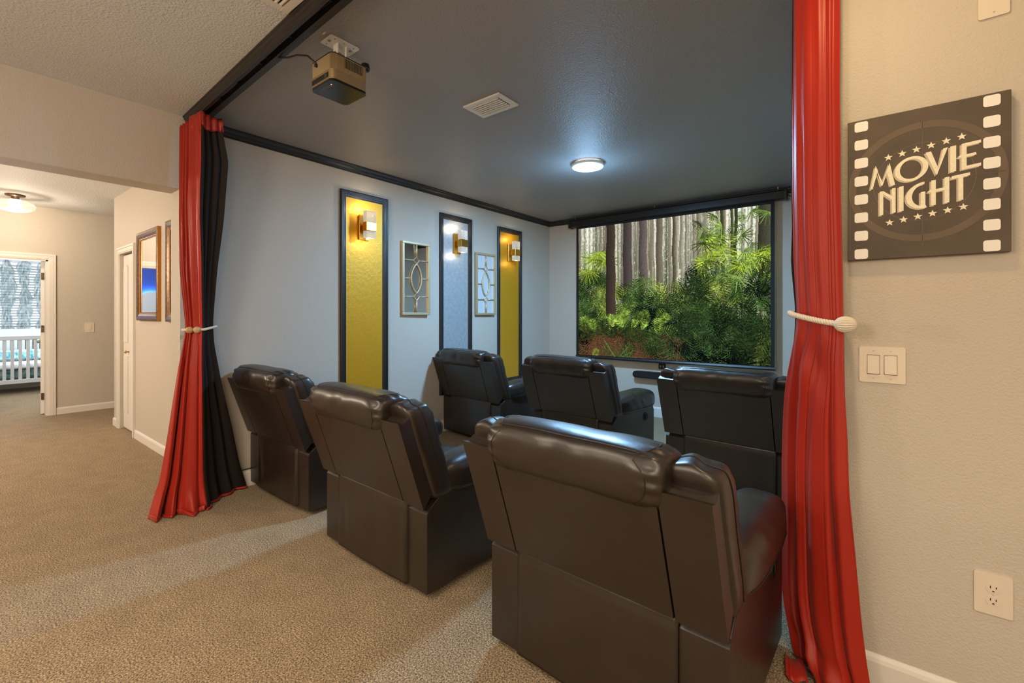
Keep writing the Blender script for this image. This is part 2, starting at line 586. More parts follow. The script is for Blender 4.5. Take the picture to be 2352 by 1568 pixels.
# curtain track with its wheels, and the cable clipped to it
trk = thing('curtain_track', 'black curtain track on the ceiling between two black mouldings', 'curtain track', (0, 0, HC))
trk_o = slanted('rail', [(.036, 0), (.036, -.018), (.056, -.018), (.056, 0)], XL + .02, 1.6, M_BLACK, trk)
for i in range(7):
    x = XL + .09 + i * .035
    b = bmesh.new()
    tube(b, [(x, ytrim(x) + .046, -.018), (x, ytrim(x) + .046, -.040)], .004, 6)
    obj('curtain_hook', b, M_STEEL, trk)
cab = thing('power_cable', 'black cable clipped along the ceiling track and looping to the projector', 'cable', (0, 0, HC))
path = []
for i in range(60):
    x = 1.4 + (-2.55 - 1.4) * i / 59
    path.append((x, ytrim(x) + .064 + .006 * math.sin(i * .55), -.012 + .004 * math.sin(i * .9)))
path += [(-2.50, 1.115, -.018), (-2.43, 1.125, -.046), (-2.36, 1.132, -.066), (-2.28, 1.136, -.080), (-2.20, 1.150, -.105), (-2.175, 1.176, -.135), (-2.170, 1.1865, -.150)]
b = bmesh.new()
tube(b, path, .0045, 8)
obj('cord', b, M_BLACK, cab, True)
for x in (-3.25, -2.95, -2.62, -2.25, -1.85, -1.4):
    b = bx(x - .006, x + .006, ytrim(x) + .030, ytrim(x) + .072, -.024, -.0005, .002, 1)
    obj('cable_clip', b, M_BLACK, cab)


# door casings
def casing(name, plane, axis, a0, a1, ztop, sgn, label):
    """flat architrave with a stepped profile round an opening a0..a1"""
    b = bmesh.new()
    W = .075
    for (t0, t1, d) in ((0, W, .012), (.012, .050, .018), (.052, .072, .022)):
        for (p0, p1, z0, z1) in ((a0 - t1, a0 - t0, 0, ztop + t0), (a1 + t0, a1 + t1, 0, ztop + t0), (a0 - t1, a1 + t1, ztop + t0, ztop + t1)):
            lo, hi = sorted((plane, plane + sgn * d))
            if axis == 'X':
                box(b, p0, p1, lo, hi, z0, z1)
            else:
                box(b, lo, hi, p0, p1, z0, z1)
    return struct(obj(name, b, M_TRIMW), label, 'door casing')


casing('trim_5', YM, 'X', BD0, BD1, 2.04, -1, 'cream casing round the narrow closet door')
casing('trim_6', XF, 'Y', DY0, DY1, 2.054, 1, 'cream casing round the open bedroom doorway')
bm = bmesh.new()
box(bm, XF - .13, XF + .001, DY1 - .018, DY1 + .001, 0, 2.054)
box(bm, XF - .13, XF + .001, DY0 - .001, DY0 + .018, 0, 2.054)
box(bm, XF - .13, XF + .001, DY0, DY1, 2.036, 2.055)
struct(obj('trim_7', bm, M_TRIMW), 'jamb lining of the bedroom doorway', 'door jamb')

# open nursery door with hinges
d1 = thing('door_1', 'cream bedroom door standing open with dark hinges on its edge', 'door', (XF - .125, DY1 - .02, 0))
d1['kind'] = 'structure'
d1.rotation_euler = (0, 0, math.radians(-8.5))
bm = bmesh.new()
box(bm, -.78, -.012, -.036, 0, .012, 2.03, .002, 1)
obj('door_leaf', bm, M_TRIMW, d1)
for z in (.20, 1.10, 1.80):
    b = bx(-.014, .006, -.030, -.004, z, z + .09, .002, 1)
    obj('hinge', b, M_BRONZE, d1)
b = bmesh.new()
lathe(b, [(0, 0), (.012, 0), (.010, .03), (.026, .045), (.028, .06), (.018, .07), (0, .072)], 16)
bmesh.ops.rotate(b, cent=(0, 0, 0), matrix=Matrix.Rotation(PI / 2, 3, 'X'), verts=b.verts)
bmesh.ops.translate(b, vec=(-.71, -.036, .95), verts=b.verts)
obj('door_knob', b, M_STEEL, d1, True)

# bifold closet door: two leaves with raised panels
d2 = thing('door_2', 'white bifold closet door with arched raised panels in the hall', 'door', (BD0, YM + .03, 0))
d2['kind'] = 'structure'
W2 = (BD1 - BD0) / 2
for k in range(2):
    x0 = k * W2 + .004
    x1 = (k + 1) * W2 - .004
    lf = obj('door_leaf', bx(x0, x1, 0, .032, .015, 2.025, .003, 1), M_TRIMW, d2)
    for (z0, z1, arch) in ((.20, .86, 0), (1.02, 1.86, 1)):
        xm0, xm1 = x0 + .055, x1 - .055
        prof = [(xm0, z0), (xm1, z0), (xm1, z1)]
        if arch:
            for q in range(1, 8):
                a = PI * q / 8
                prof.append(((xm0 + xm1) / 2 + (xm1 - xm0) / 2 * math.cos(a), z1 + .05 * math.sin(a)))
        prof.append((xm0, z1))
        b = bmesh.new()
        prism(b, prof, -.012, .002, 'Y', .007, 2)
        obj('raised_panel', b, M_TRIMW, lf)
    if k == 1:
        pass
b = bmesh.new()
lathe(b, [(0, 0), (.009, 0), (.008, .018), (.016, .026), (.016, .036), (.008, .042), (0, .043)], 14)
bmesh.ops.rotate(b, cent=(0, 0, 0), matrix=Matrix.Rotation(PI / 2, 3, 'X'), verts=b.verts)
bmesh.ops.translate(b, vec=(W2 - .045, 0, .91), verts=b.verts)
obj('door_knob', b, M_GOLD, d2, True)

# ------------------------------------------------------------------ recliners
SL = .335


def yb(z):
    return -.022 - SL * (z - .45)


def nz(p, s=1.0, k=0.0):
    return noise.noise(Vector((p.x * s + k, p.y * s - k, p.z * s + 2 * k)))


def make_recliner():
    root = thing('recliner', '', 'recliner', (0, 0, 0))
    # base and feet
    obj('base_frame', bx(-.425, .425, .03, .74, .058, .30, .012), M_LEATHER, root)
    for sx in (-1, 1):
        for y in (.16, .64):
            b = bmesh.new()
            lathe(b, [(0, 0), (.026, 0), (.028, .012), (.024, .050), (0, .050)], 14, (sx * .33, y, .0165))
            obj('foot', b, M_BLACKM, root, True)
    # rear skirt: loose leather flap hung below the back
    b = bmesh.new()
    nx, nzc = 36, 24
    gr = []
    for i in range(nx + 1):
        u = i / nx * 2 - 1
        row = []
        for j in range(nzc + 1):
            t = j / nzc
            z = .052 + t * (.452 - .052)
            hang = (1 - t)
            y = -.010 - .006 * (1 - u * u)
            y += .012 * hang * math.exp(-((u + .80) / .10) ** 2) * math.sin(PI * min(1, hang * 1.1))
            y -= .010 * math.exp(-((u - .97) / .06) ** 2) * math.exp(-((t - .55) / .35) ** 2)
            y += .003 * noise.noise(Vector((u * 2.5, t * 1.5, .3)))
            if t > .93:
                y += .004
            row.append(b.verts.new((u * .303, y, z)))
        gr.append(row)
    for i in range(nx):
        for j in range(nzc):
            b.faces.new((gr[i][j], gr[i + 1][j], gr[i + 1][j + 1], gr[i][j + 1]))
    r = bmesh.ops.extrude_face_region(b, geom=list(b.faces))
    for v in [g for g in r['geom'] if isinstance(g, bmesh.types.BMVert)]:
        v.co.y = .035
    sk = obj('rear_skirt', b, M_LEATHER, root, True)
    b = bmesh.new()
    tube(b, [(-.303, -.008, .452), (0, -.015, .452), (.303, -.008, .452)], .003, 6)
    obj('seam', b, M_SEAM, sk, True)
    # arms
    for sx in (-1, 1):
        prof = [(0, .052), (0, .418), (.018, .437), (.10, .494), (.62, .500), (.735, .490), (.765, .43), (.760, .052)]
        b = bmesh.new()
        x0, x1 = sorted((sx * .306, sx * .444))
        prism(b, prof, x0, x1, 'X', .011, 3)
        ar = obj('arm', b, M_LEATHER, root)
        # piping following the outer rear edge
        b = bmesh.new()
        pp = [(sx * .440, .004, .075), (sx * .440, .004, .414), (sx * .440, .022, .436), (sx * .440, .10, .490), (sx * .440, .16, .494)]
        tube(b, pp, .0042, 6)
        obj('piping', b, M_STITCH, ar, True)

        def warp(q, w, sx=sx):
            # the padded arm top: droops at the front, overhangs outside
            out = max(0.0, q.x * sx)
            w = w.copy()
            w.z -= .020 * max(0, q.y) ** 3 + .012 * out ** 2
            w.z -= .006 * max(0, -q.y) ** 2
            edge = out * (1 - abs(q.z) * .3)
            wr = .0046 * math.sin(w.y * 52 + 2.2 * q.z + 5.0 * nz(w, 4)) * (.35 + abs(nz(w, 5, 6)) * 1.8) * math.exp(-((1 - out) / .40))
            wr += .004 * math.sin(w.x * 60 + 3 * nz(w, 7)) * math.exp(-((1 - abs(q.y)) / .16))
            w += Vector((sx * .5, 0, .8)) * wr
            w.z += .006 * nz(w, 5, 1)
            return w
        P = Pillow((sx * .380, .450, .556), (.100, .355, .090), 3.4, warp, 30)
        ap = obj('arm_pillow', P.mesh(), M_LEATHER, ar, True)
        b = bmesh.new()
        loop = [P.at((sx * 1.0, t / 20, -.55)) + Vector((sx * .001, 0, 0)) for t in range(-19, 20)]
        tube(b, loop, .0026, 6)
        obj('seam', b, M_SEAM, ap, True)
        if sx > 0:
            b = bmesh.new()
            ring = [(.4445, .585 + .038 * math.cos(a), .395 + .034 * math.sin(a)) for a in [2 * PI * k / 24 for k in range(24)]]
            tube(b, ring, .006, 6, True)
            hd = obj('recline_handle', b, M_BLACK, ar, True)
            b = bx(.4446, .4475, .555, .615, .368, .422, .001, 1)
            obj('recess_plate', b, M_BLACKM, hd)
            b = bx(.447, .4545, .575, .592, .375, .415, .003, 1)
            box(b, .447, .4535, .588, .612, .388, .402, .003, 1)
            obj('lever', b, M_BLACK, hd)
    # back: central slab, leaning away
    prof = [(yb(.452), .452), (yb(.86), .86), (yb(.86) + .02, .90), (yb(.88) + .13, .90), (yb(.46) + .15, .46)]
    b = bmesh.new()
    prism(b, prof, -.297, .297, 'X', .010, 3)
    bk = obj('backrest', b, M_LEATHER, root)
    # head pillow rolled over the top of the back

    def hwarp(q, w):
        w = w.copy()
        ang = math.atan2(q.z, -q.y)
        e = max(0.0, 1 - abs(q.x))
        wr = .0048 * math.sin(ang * 13 + 2.0 * q.x + 2 * nz(w, 8)) * math.exp(-abs(e - .10) / .05)
        wr += .0030 * math.sin(w.x * 33 + 3.0 * nz(w, 6, 3) + ang) * math.exp(-((ang - .2) / .5) ** 2)
        wr += .004 * nz(w, 7, 2)
        # crease of the long stitch line just behind the crest
        wr -= .0025 * math.exp(-((ang - .93) / .05) ** 2)
        d = Vector((0, q.y, q.z))
        if d.length > 1e-6:
            d.normalize()
        w += d * wr
        w.z -= .010 * abs(q.x) ** 4
        w.x *= 1 - .075 * max(0.0, -q.z) * max(0.0, -q.y)
        # the roll continues the lean of the back
        w.y -= SL * .5 * (w.z - .880)
        return w
    HP = Pillow((0, -.074, .882), (.326, .112, .095), 2.6, hwarp, 40, 0, 8.0)
    hp = obj('head_pillow', HP.mesh(), M_LEATHER, root, True)
    b = bmesh.new()
    tube(b, [HP.at((t / 20, -.72, 1.0)) + Vector((0, 0, .0008)) for t in range(-18, 19)], .0020, 6)
    for sx in (-1, 1):
        ring = []
        for k in range(28):
            a = 2 * PI * k / 28
            y, z = math.cos(a), math.sin(a)
            mm = max(abs(y), abs(z))
            ring.append(HP.at((sx * .90, y / mm, z / mm)))
        tube(b, ring, .0022, 6, True)
    obj('seam', b, M_SEAM, hp, True)
    b = bmesh.new()
    tube(b, [(-.297, yb(.862) - .001, .862), (.297, yb(.862) - .001, .862)], .0022, 6)
    obj('seam', b, M_SEAM, bk, True)
    # wings
    for sx in (-1, 1):
        prof = [(yb(.446), .446), (yb(.868), .868), (yb(.868) + .030, .862), (yb(.868) + .060, .880), (yb(.53) + .095, .53)]
        b = bmesh.new()
        x0, x1 = sorted((sx * .3035, sx * .4455))
        prism(b, prof, x0, x1, 'X', .011, 3)
        wg = obj('wing', b, M_LEATHER, root)
        b = bmesh.new()
        tube(b, [(sx * .4425, yb(z) + .006, z) for z in (.458, .55, .65, .75, .855)], .0022, 6)
        obj('seam', b, M_SEAM, wg, True)

        def wwarp(q, w, sx=sx):
            w = w.copy()
            w.y -= SL * (w.z - .70)
            ang = math.atan2(q.z, q.y)
            w.z -= .02 * max(0, q.x * sx) ** 2 * max(0, q.z)
            top = max(0, q.z)
            wr = .0085 * math.sin(w.x * 75 + 3 * nz(w, 8)) * math.exp(-((1 - top) / .10)) * (1 - abs(q.y) * .4)
            wr += .0058 * math.sin(w.z * 60 + 3 * nz(w, 7, 5)) * math.exp(-((1 - max(0, q.y)) / .25)) * max(0, q.x * sx + .2)
            wr += .006 * nz(w, 6, 4)
            w += Vector((sx * .35, .5, .7)) * wr
            return w
        WP = Pillow((sx * .374, .030, .702), (.084, .080, .236), 4.2, wwarp, 28, 2, 7.0)
        wp = obj('wing_pillow', WP.mesh(), M_LEATHER, wg, True)
        b = bmesh.new()
        tube(b, [WP.at((sx * 1.0, .05, t / 20)) + Vector((sx * .001, 0, 0)) for t in range(-17, 20)] +
             [WP.at((sx * t / 20, .05, 1.0)) + Vector((0, 0, .001)) for t in range(19, -12, -1)], .0022, 6)
        obj('seam', b, M_SEAM, wp, True)
    # front: back cushion, seat and footrest

    def bwarp(q, w):
        w = w.copy()
        w.y -= SL * (w.z - .62)
        w.y += .01 * nz(w, 5)
        return w
    obj('back_cushion', Pillow((0, .165, .63), (.275, .085, .215), 3.5, bwarp, 14).mesh(), M_LEATHER, root, True)
    obj('seat_cushion', Pillow((0, .475, .395), (.280, .315, .085), 4.0, None, 14).mesh(), M_LEATHER, root, True)
    obj('footrest', Pillow((0, .775, .235), (.290, .035, .155), 4.5, None, 12).mesh(), M_LEATHER, root, True)
    return root


SEATS = [
    (-2.026, 1.400, -.020, 'dark brown leather recliner in the middle of the back row', 'back row of recliners'),
    (-3.300, 1.503, -.004, 'dark leather recliner of the back row beside the tied curtain and the left wall', 'back row of recliners'),
    (-0.735, 1.361, -.038, 'largest nearest dark leather recliner at the right of the back row touching the red curtain', 'back row of recliners'),
    (-3.300, 3.505, -.078, 'black leather recliner of the front row against the left wall panels', 'front row of recliners'),
    (-2.083, 3.491, -.078, 'middle black leather recliner of the front row with its reclining latch in view', 'front row of recliners'),
    (-0.753, 3.405, -.088, 'black leather recliner at the right of the front row in front of the screen', 'front row of recliners'),
]
rec = make_recliner()
for i, (x, y, t, lb, gp) in enumerate(SEATS):
    o = rec if i == 0 else copy_tree(rec)
    o.location = (x * 1.012, y * 1.012, -.0165)
    o.rotation_euler = (0, 0, t)
    o.scale = (1.012, 1.012, 1.012)
    o['label'] = lb
    o['group'] = gp


# ------------------------------------------------------------------ curtains
def interp_rows(rows, z):
    rows = sorted(rows, key=lambda r: r[0])
    zs = [r[0] for r in rows]
    return [tuple(float(np.interp(z, zs, [r[c][k] for r in rows])) for k in (0, 1)) for c in range(1, len(rows[0]))]


def knots(p, kn):
    return float(np.interp(p, [k[0] for k in kn], [k[1] for k in kn]))


def smooth_rows(f, z, s=.05):
    a = [f(z + d) for d in (-s, 0, s)]
    return [tuple((a[0][c][k] + 2 * a[1][c][k] + a[2][c][k]) / 4 for k in (0, 1)) for c in range(len(a[0]))]


def sheet(name, fn, zs, ps, m, parent, thick=.004):
    """grid surface fn(p, z) -> Vector, given thickness along its normals"""
    b = bmesh.new()
    g = [[b.verts.new(fn(p, z)) for p in ps] for z in zs]
    for i in range(len(zs) - 1):
        for j in range(len(ps) - 1):
            b.faces.new((g[i][j], g[i][j + 1], g[i + 1][j + 1], g[i + 1][j]))
    bmesh.ops.recalc_face_normals(b, faces=b.faces)
    o = obj(name, b, m, parent, True)
    md = o.modifiers.new('thickness', 'SOLIDIFY')
    md.thickness = thick
    md.offset = -1
    return o


# left curtain
LROWS = [
    (2.675, (-3.740, 1.044), (-3.450, 1.128), (-3.450, 1.206)),
    (2.569, (-3.737, 1.043), (-3.460, 1.131), (-3.463, 1.216)),
    (2.399, (-3.732, 1.039), (-3.479, 1.135), (-3.486, 1.259)),
    (1.995, (-3.721, 1.033), (-3.522, 1.137), (-3.542, 1.249)),
    (1.657, (-3.711, 1.036), (-3.558, 1.145), (-3.587, 1.224)),
    (1.299, (-3.701, 1.063), (-3.595, 1.152), (-3.634, 1.215)),
    (1.238, (-3.700, 1.065), (-3.601, 1.151), (-3.642, 1.218)),
    (1.133, (-3.698, 1.047), (-3.609, 1.151), (-3.653, 1.227)),
    (0.798, (-3.694, 1.001), (-3.633, 1.151), (-3.689, 1.295)),
    (0.491, (-3.690, 0.964), (-3.655, 1.150), (-3.722, 1.368)),
    (0.229, (-3.687, 0.927), (-3.674, 1.148), (-3.750, 1.423)),
    (0.000, (-3.684, 0.855), (-3.660, 1.160), (-3.772, 1.490)),
]
LF = lambda z: smooth_rows(lambda q: interp_rows(LROWS, q), z, .04)
KN_BOT = [(0, -.02), (.10, .022), (.17, .014), (.20, -.060), (.24, -.060), (.27, .008), (.36, .030), (.42, .016), (.45, -.022), (.50, .026), (.60, .050), (.80, .056), (.865, .048), (.875, .034), (.89, .050), (1, .050)]
KN_RED = [(0, 0), (.06, -.045), (.09, .010), (.17, -.052), (.195, .018), (.325, -.048), (.35, .028), (.47, -.038), (.495, .034), (.585, -.020), (.605, .048), (.82, .046), (.833, .012), (.85, .012), (.863, .050), (1, .050)]
KN_LIN = [(0, .050), (.08, .046), (.22, -.004), (.34, .012), (.52, -.030), (.66, -.004), (.82, -.030), (1, 0)]


def lc_amp(z):
    return float(np.interp(z, [0, .5, 1.0, 1.24, 1.5, 2.0, 2.7], [1.5, 1.15, .75, .45, .7, 1.0, 1.0]))


def lc_red(p, z):
    L, M, R = LF(z)
    x = L[0] + (M[0] - L[0]) * p
    y = L[1] + (M[1] - L[1]) * p
    d = Vector((M[0] - L[0], M[1] - L[1], 0))
    n = Vector((d.y, -d.x, 0)).normalized()
    sh = .02 * noise.noise(Vector((p * 3, z * .8, .5))) * (1 - abs(z - 1.24) / 1.6)
    pp = min(1, max(0, p + sh * p * (1 - p) * 4))
    t = float(np.interp(z, [.85, 1.30], [1, 0]))
    k = (knots(pp, KN_RED) * (1 - t) + knots(pp, KN_BOT) * t) * lc_amp(z)
    k += .004 * noise.noise(Vector((p * 6, z * 2.5, 1.7)))
    zz = z
    if z < .14:                        # hem breaks and drags on the carpet
        k += (.14 - z) * .35 * (.5 + .5 * math.sin(p * 19))
    if z < .30:
        zz += .012 * math.sin(p * 21) * (.30 - z) / .3 * (z > .001)
    if z > 2.55:                       # header steps down toward the jamb
        zz -= (1 - p) * (z - 2.55) * .30
    return Vector((x, y, max(.004, zz))) + n * k


def lc_lin(p, z):
    L, M, R = LF(z)
    a = lc_red(1.0, z)
    x = a.x + (R[0] - a.x) * p
    y = a.y + (R[1] - a.y) * p
    d = Vector((R[0] - M[0], R[1] - M[1], 0))
    n = Vector((d.y, -d.x, 0)).normalized()
    k = (knots(p, KN_LIN) - .050 * (1 - p)) * lc_amp(z)
    k += .004 * noise.noise(Vector((p * 5, z * 2.2, 4.7)))
    zz = z - (.02 * p * (z - 2.5) if z > 2.5 else 0)
    return Vector((x, y, max(.004, zz))) + n * k


def lc_back(p, z):
    A = lc_lin(1.0, z)
    B = lc_red(.05, z)
    B = B + Vector((-.012, .006, 0))
    q = A + (B - A) * p
    q.x -= .035 * math.sin(PI * p)
    q.x = max(q.x, XL + .018)
    return q


zs = [0, .015, .03, .05, .08, .11, .15, .2] + [round(.25 + .05 * i, 3) for i in range(49)] + [2.675]
LC = thing('curtain', 'red satin curtain with black lining tied back at the left of the opening', 'curtain', (0, 0, 0))
sheet('red_panel', lc_red, zs, [i / 130 for i in range(131)], M_RED, LC)
sheet('black_lining', lc_lin, zs, [i / 40 for i in range(41)], M_LINING, LC)
sheet('back_fold', lc_back, zs, [i / 10 for i in range(11)], M_LINING, LC)
# red edge hem running down the front edge of the lining
sheet('edge_hem', lambda p, z: lc_red(.885 + .118 * p, z) + Vector((.004, -.003, 0)) if p < 1 else lc_lin(.012, z) + Vector((.003, -.003, 0)), zs[1:-3], [0, .2, .4, .6, .8, 1], M_REDHEM, LC, .003)


def lc_flap(p, t):
    z = 2.672 - t * .085 - .02 * p
    a = lc_lin(p * .98, min(z, 2.67))
    return Vector((a.x + .012 * math.sin(PI * p) + .010, a.y - .003 + .008 * p, 2.676 - t * (.088 + .014 * math.sin(p * 5)) - .018 * p))


sheet('header_tape', lambda p, z: lc_flap(p, z), [i / 5 for i in range(6)], [i / 16 for i in range(17)], M_RED, LC, .003)
b = bmesh.new()
base = lc_red(.70, 2.57)
for tri in [((.66, 2.59), (.845, 2.655), (.845, 2.52))]:
    vs = [lc_red(p, z) + Vector((.008, -.008, 0)) for p, z in tri]
    v2 = [v + Vector((-.004, .003, 0)) for v in vs]
    A = [b.verts.new(v) for v in vs]
    B = [b.verts.new(v) for v in v2]
    b.faces.new(A)
    b.faces.new(B[::-1])
    for i in range(3):
        b.faces.new((A[i], B[i], B[(i + 1) % 3], A[(i + 1) % 3]))
obj('folded_corner', b, M_REDHEM, LC)


def lc_hem(p, t):
    a = lc_lin(p, .004)
    return Vector((a.x + .012 + .018 * t + .010 * math.sin(p * 14) * t, a.y - .012 * t, .003 + .020 * t * (1 - t) * 3 + .008 * p * t))


sheet('bottom_hem', lc_hem, [i / 5 for i in range(6)], [i / 24 for i in range(25)], M_RED, LC, .003)

def lc_drag(p, t):
    a = lc_red(.02 + .96 * p, .02)
    o = .010 + .050 * t * (.55 + .45 * math.sin(9 * p + .5)) * min(1, .25 + 3 * p)
    return Vector((a.x + .93 * o, a.y - .36 * o, .005 + .030 * math.sin(PI * t) * (.6 + .4 * math.sin(13 * p + 1)) + .006 * (1 - t)))


sheet('dragging_hem', lc_drag, [i / 8 for i in range(9)], [i / 50 for i in range(51)], M_RED, LC, .003)

# right curtain
RROWS = [
    (2.72, (-.223, 2.10), (-.075, 2.00)), (2.53, (-.226, 2.10), (-.075, 2.00)), (1.821, (-.230, 2.10), (-.071, 2.00)),
    (1.540, (-.224, 2.10), (-.067, 2.00)), (1.343, (-.212, 2.10), (-.064, 2.00)), (1.302, (-.211, 2.10), (-.063, 2.00)),
    (1.211, (-.233, 2.13), (-.062, 1.995)), (1.044, (-.265, 2.18), (-.060, 1.99)), (.877, (-.285, 2.25), (-.055, 1.984)),
    (.710, (-.293, 2.27), (-.049, 1.978)), (.543, (-.293, 2.27), (-.036, 1.973)), (.231, (-.292, 2.20), (-.014, 1.961)),
    (.10, (-.262, 2.12), (.003, 1.956)), (.0, (-.220, 2.07), (.020, 1.951)),
]
RF = lambda z: smooth_rows(lambda q: interp_rows(RROWS, q), z, .06)
KN_R_TOP = [(0, -.02), (.05, .0), (.25, .030), (.5, .034), (.7, .028), (.80, .014), (.815, .0), (.83, .012), (.90, .016), (.915, .0), (.93, .010), (1, -.01)]
KN_R_BOT = [(0, -.02), (.06, .0), (.16, .0), (.26, -.03), (.34, -.04), (.38, -.02), (.43, .03), (.50, .05), (.56, .04), (.575, .028), (.60, .036), (.70, .045), (.84, .035), (.855, .010), (.87, .012), (.93, .020), (1, -.01)]


def sknots(p, kn):
    for (a, u), (c, v) in zip(kn[:-1], kn[1:]):
        if p <= c:
            t = (p - a) / (c - a)
            return u + (v - u) * t * t * (3 - 2 * t)
    return kn[-1][1]


def rc_red(p, z):
    L, R = RF(z)
    t = float(np.interp(z, [.1, .9, 1.3, 2.7], [1.0, .75, .2, 0]))
    x = L[0] + (R[0] - L[0]) * p
    y = L[1] + (R[1] - L[1]) * p
    d = Vector((R[0] - L[0], R[1] - L[1], 0))
    n = Vector((d.y, -d.x, 0)).normalized()
    sh = .03 * noise.noise(Vector((p * 2, z * .9, 3.5)))
    pp = min(1, max(0, p + sh * p * (1 - p) * 4))
    a = float(np.interp(z, [0, .6, 1.31, 1.7, 2.7], [1.5, 1.15, .62, .9, 1.0]))
    k = (sknots(pp, KN_R_TOP) * (1 - t) + sknots(pp, KN_R_BOT) * t) * a
    k += .006 * noise.noise(Vector((p * 4, z * 3.0, 7.7)))
    # soft diagonal drag folds below the tie
    k += .010 * math.sin(9 * (p * 1.2 + z * 2.2)) * math.exp(-((z - 1.18) / .13) ** 2) * p * (1 - p) * 4
    # break over the floor
    k += .016 * math.sin(p * 9 + z * 40) * math.exp(-((z - .06) / .07) ** 2) * p * (1 - p) * 4
    return Vector((x, y, max(.004, z))) + n * k


def rc_back(p, z):
    L, R = RF(z)
    x = L[0] + (R[0] - L[0]) * p
    y = L[1] + .012 + (R[1] - L[1]) * p + .075 * math.sin(PI * min(1, p * 1.1)) * (1 - p)
    x -= float(np.interp(z, [1.1, 1.3, 1.55, 1.7, 1.9], [-.01, .004, .010, .002, .003])) * (1 - p)
    y += .012 * (1 - p)
    if x > XR - .012:
        y = min(y, YS - .012)
    return Vector((x, y, max(.004, z)))


RC = thing('curtain', 'orange red satin curtain with a white rope tie at the right beside the canvas', 'curtain', (0, 0, 0))
zs2 = [0, .02, .04, .06, .09, .12, .15, .2] + [round(.25 + .045 * i, 3) for i in range(55)] + [2.72]
sheet('red_panel', rc_red, zs2, [i / 140 for i in range(141)], M_RED, RC)
sheet('black_lining', rc_back, zs2, [i / 16 for i in range(17)], M_LINING, RC)


def rc_tail(p, t):
    a = rc_red(.02 + .26 * p, .01)
    return Vector((a.x - .030 + .020 * t - .012 * p, a.y - .02 - .125 * t, .004 + .012 * math.sin(PI * t) + .010 * math.sin(p * 9) ** 2))


sheet('dragging_hem', rc_tail, [i / 6 for i in range(7)], [i / 10 for i in range(11)], M_RED, RC, .003)
tr2 = thing('curtain_track', 'short black ceiling track carrying the right red curtain', 'curtain track', (0, 0, HC))
b = bx(-.30, .02, 2.025, 2.05, -.018, 0, .002, 1)
obj('rail', b, M_BLACK, tr2)


# tie ropes
def rope(b, path, r, strands=3, pitch=.03, closed=False):
    pts = [Vector(p) for p in path]
    # resample
    L = [0]
    for a, c in zip(pts[:-1], pts[1:]):
        L.append(L[-1] + (c - a).length)
    n = max(12, int(L[-1] / .004))
    res = []
    for i in range(n + 1):
        s = L[-1] * i / n
        res.append(Vector([float(np.interp(s, L, [p[k] for p in pts])) for k in range(3)]))
    for q in range(strands):
        pa = []
        for i, p in enumerate(res):
            t = (res[min(i + 1, n)] - res[max(i - 1, 0)]).normalized()
            a = Vector((0, 0, 1)) - t * t.z
            if a.length < 1e-4:
                a = t.orthogonal()
            a.normalize()
            c = t.cross(a)
            ang = 2 * PI * (q / strands + L[-1] * i / n / pitch)
            pa.append(p + (a * math.cos(ang) + c * math.sin(ang)) * r * .55)
        tube(b, pa, r * .58, 6)


def loop_pts(front, back, z0, z1, off, n=60):
    pass


T1 = thing('tieback', 'white rope tie with two wooden beads round the left curtain', 'tieback', (0, 0, 0))
ring = [lc_red(i / 30, 1.238) + Vector((.012, -.012, 0)) for i in range(31)]
L, M, R = LF(1.238)
hull = [Vector((-3.712, 1.052, 1.232)), Vector((-3.672, 1.060, 1.232)), Vector((-3.618, 1.095, 1.232)), Vector((-3.566, 1.142, 1.236)), Vector((-3.580, 1.172, 1.242)), Vector((-3.630, 1.232, 1.252)), Vector((-3.665, 1.240, 1.252)), Vector((-3.715, 1.20, 1.250)), Vector((-3.745, 1.12, 1.240)), Vector((-3.712, 1.052, 1.232))]
b = bmesh.new()
rope(b, hull, .0085, 3, .028)
obj('rope', b, M_ROPE, T1, True)
for pt in ((-3.632, 1.072, 1.232), (-3.594, 1.106, 1.233)):
    b = bmesh.new()
    bmesh.ops.create_uvsphere(b, u_segments=16, v_segments=10, radius=.025)
    bmesh.ops.scale(b, vec=(1, 1, .92), verts=b.verts)
    bmesh.ops.translate(b, vec=pt, verts=b.verts)
    obj('bead', b, M_WOODBEAD, T1, True)

T2 = thing('tieback', 'white braided rope tie with a knotted ball round the right curtain', 'tieback', (0, 0, 0))
hull = [Vector((-.232, 2.085, 1.345)), Vector((-.215, 2.045, 1.338)), Vector((-.17, 2.005, 1.326)), Vector((-.12, 1.975, 1.314)), Vector((-.082, 1.955, 1.308)), Vector((-.060, 1.948, 1.305))]
b = bmesh.new()
rope(b, hull, .0100, 3, .030)
hull2 = [Vector((-.232, 2.085, 1.345)), Vector((-.236, 2.13, 1.345)), Vector((-.21, 2.165, 1.34)), Vector((-.16, 2.15, 1.33)), Vector((-.130, 2.10, 1.32)), Vector((-.085, 2.050, 1.31)), Vector((-.050, 2.035, 1.306)), Vector((-.035, 1.985, 1.305)), Vector((-.055, 1.955, 1.305))]
rope(b, hull2, .0100, 3, .030)
obj('rope', b, M_ROPE, T2, True)
b = bmesh.new()
bmesh.ops.create_uvsphere(b, u_segments=20, v_segments=14, radius=.026)
bmesh.ops.scale(b, vec=(1.1, 1, .88), verts=b.verts)
for k in range(9):
    a0 = k * PI / 9
    tube(b, [(.0295 * math.cos(t) , .027 * math.sin(t) * math.cos(a0), .0245 * math.sin(t) * math.sin(a0)) for t in [2 * PI * q / 28 for q in range(28)]], .0042, 5, True)
bmesh.ops.translate(b, vec=(-.052, 1.945, 1.305), verts=b.verts)
obj('knot_ball', b, M_ROPE, T2, True)


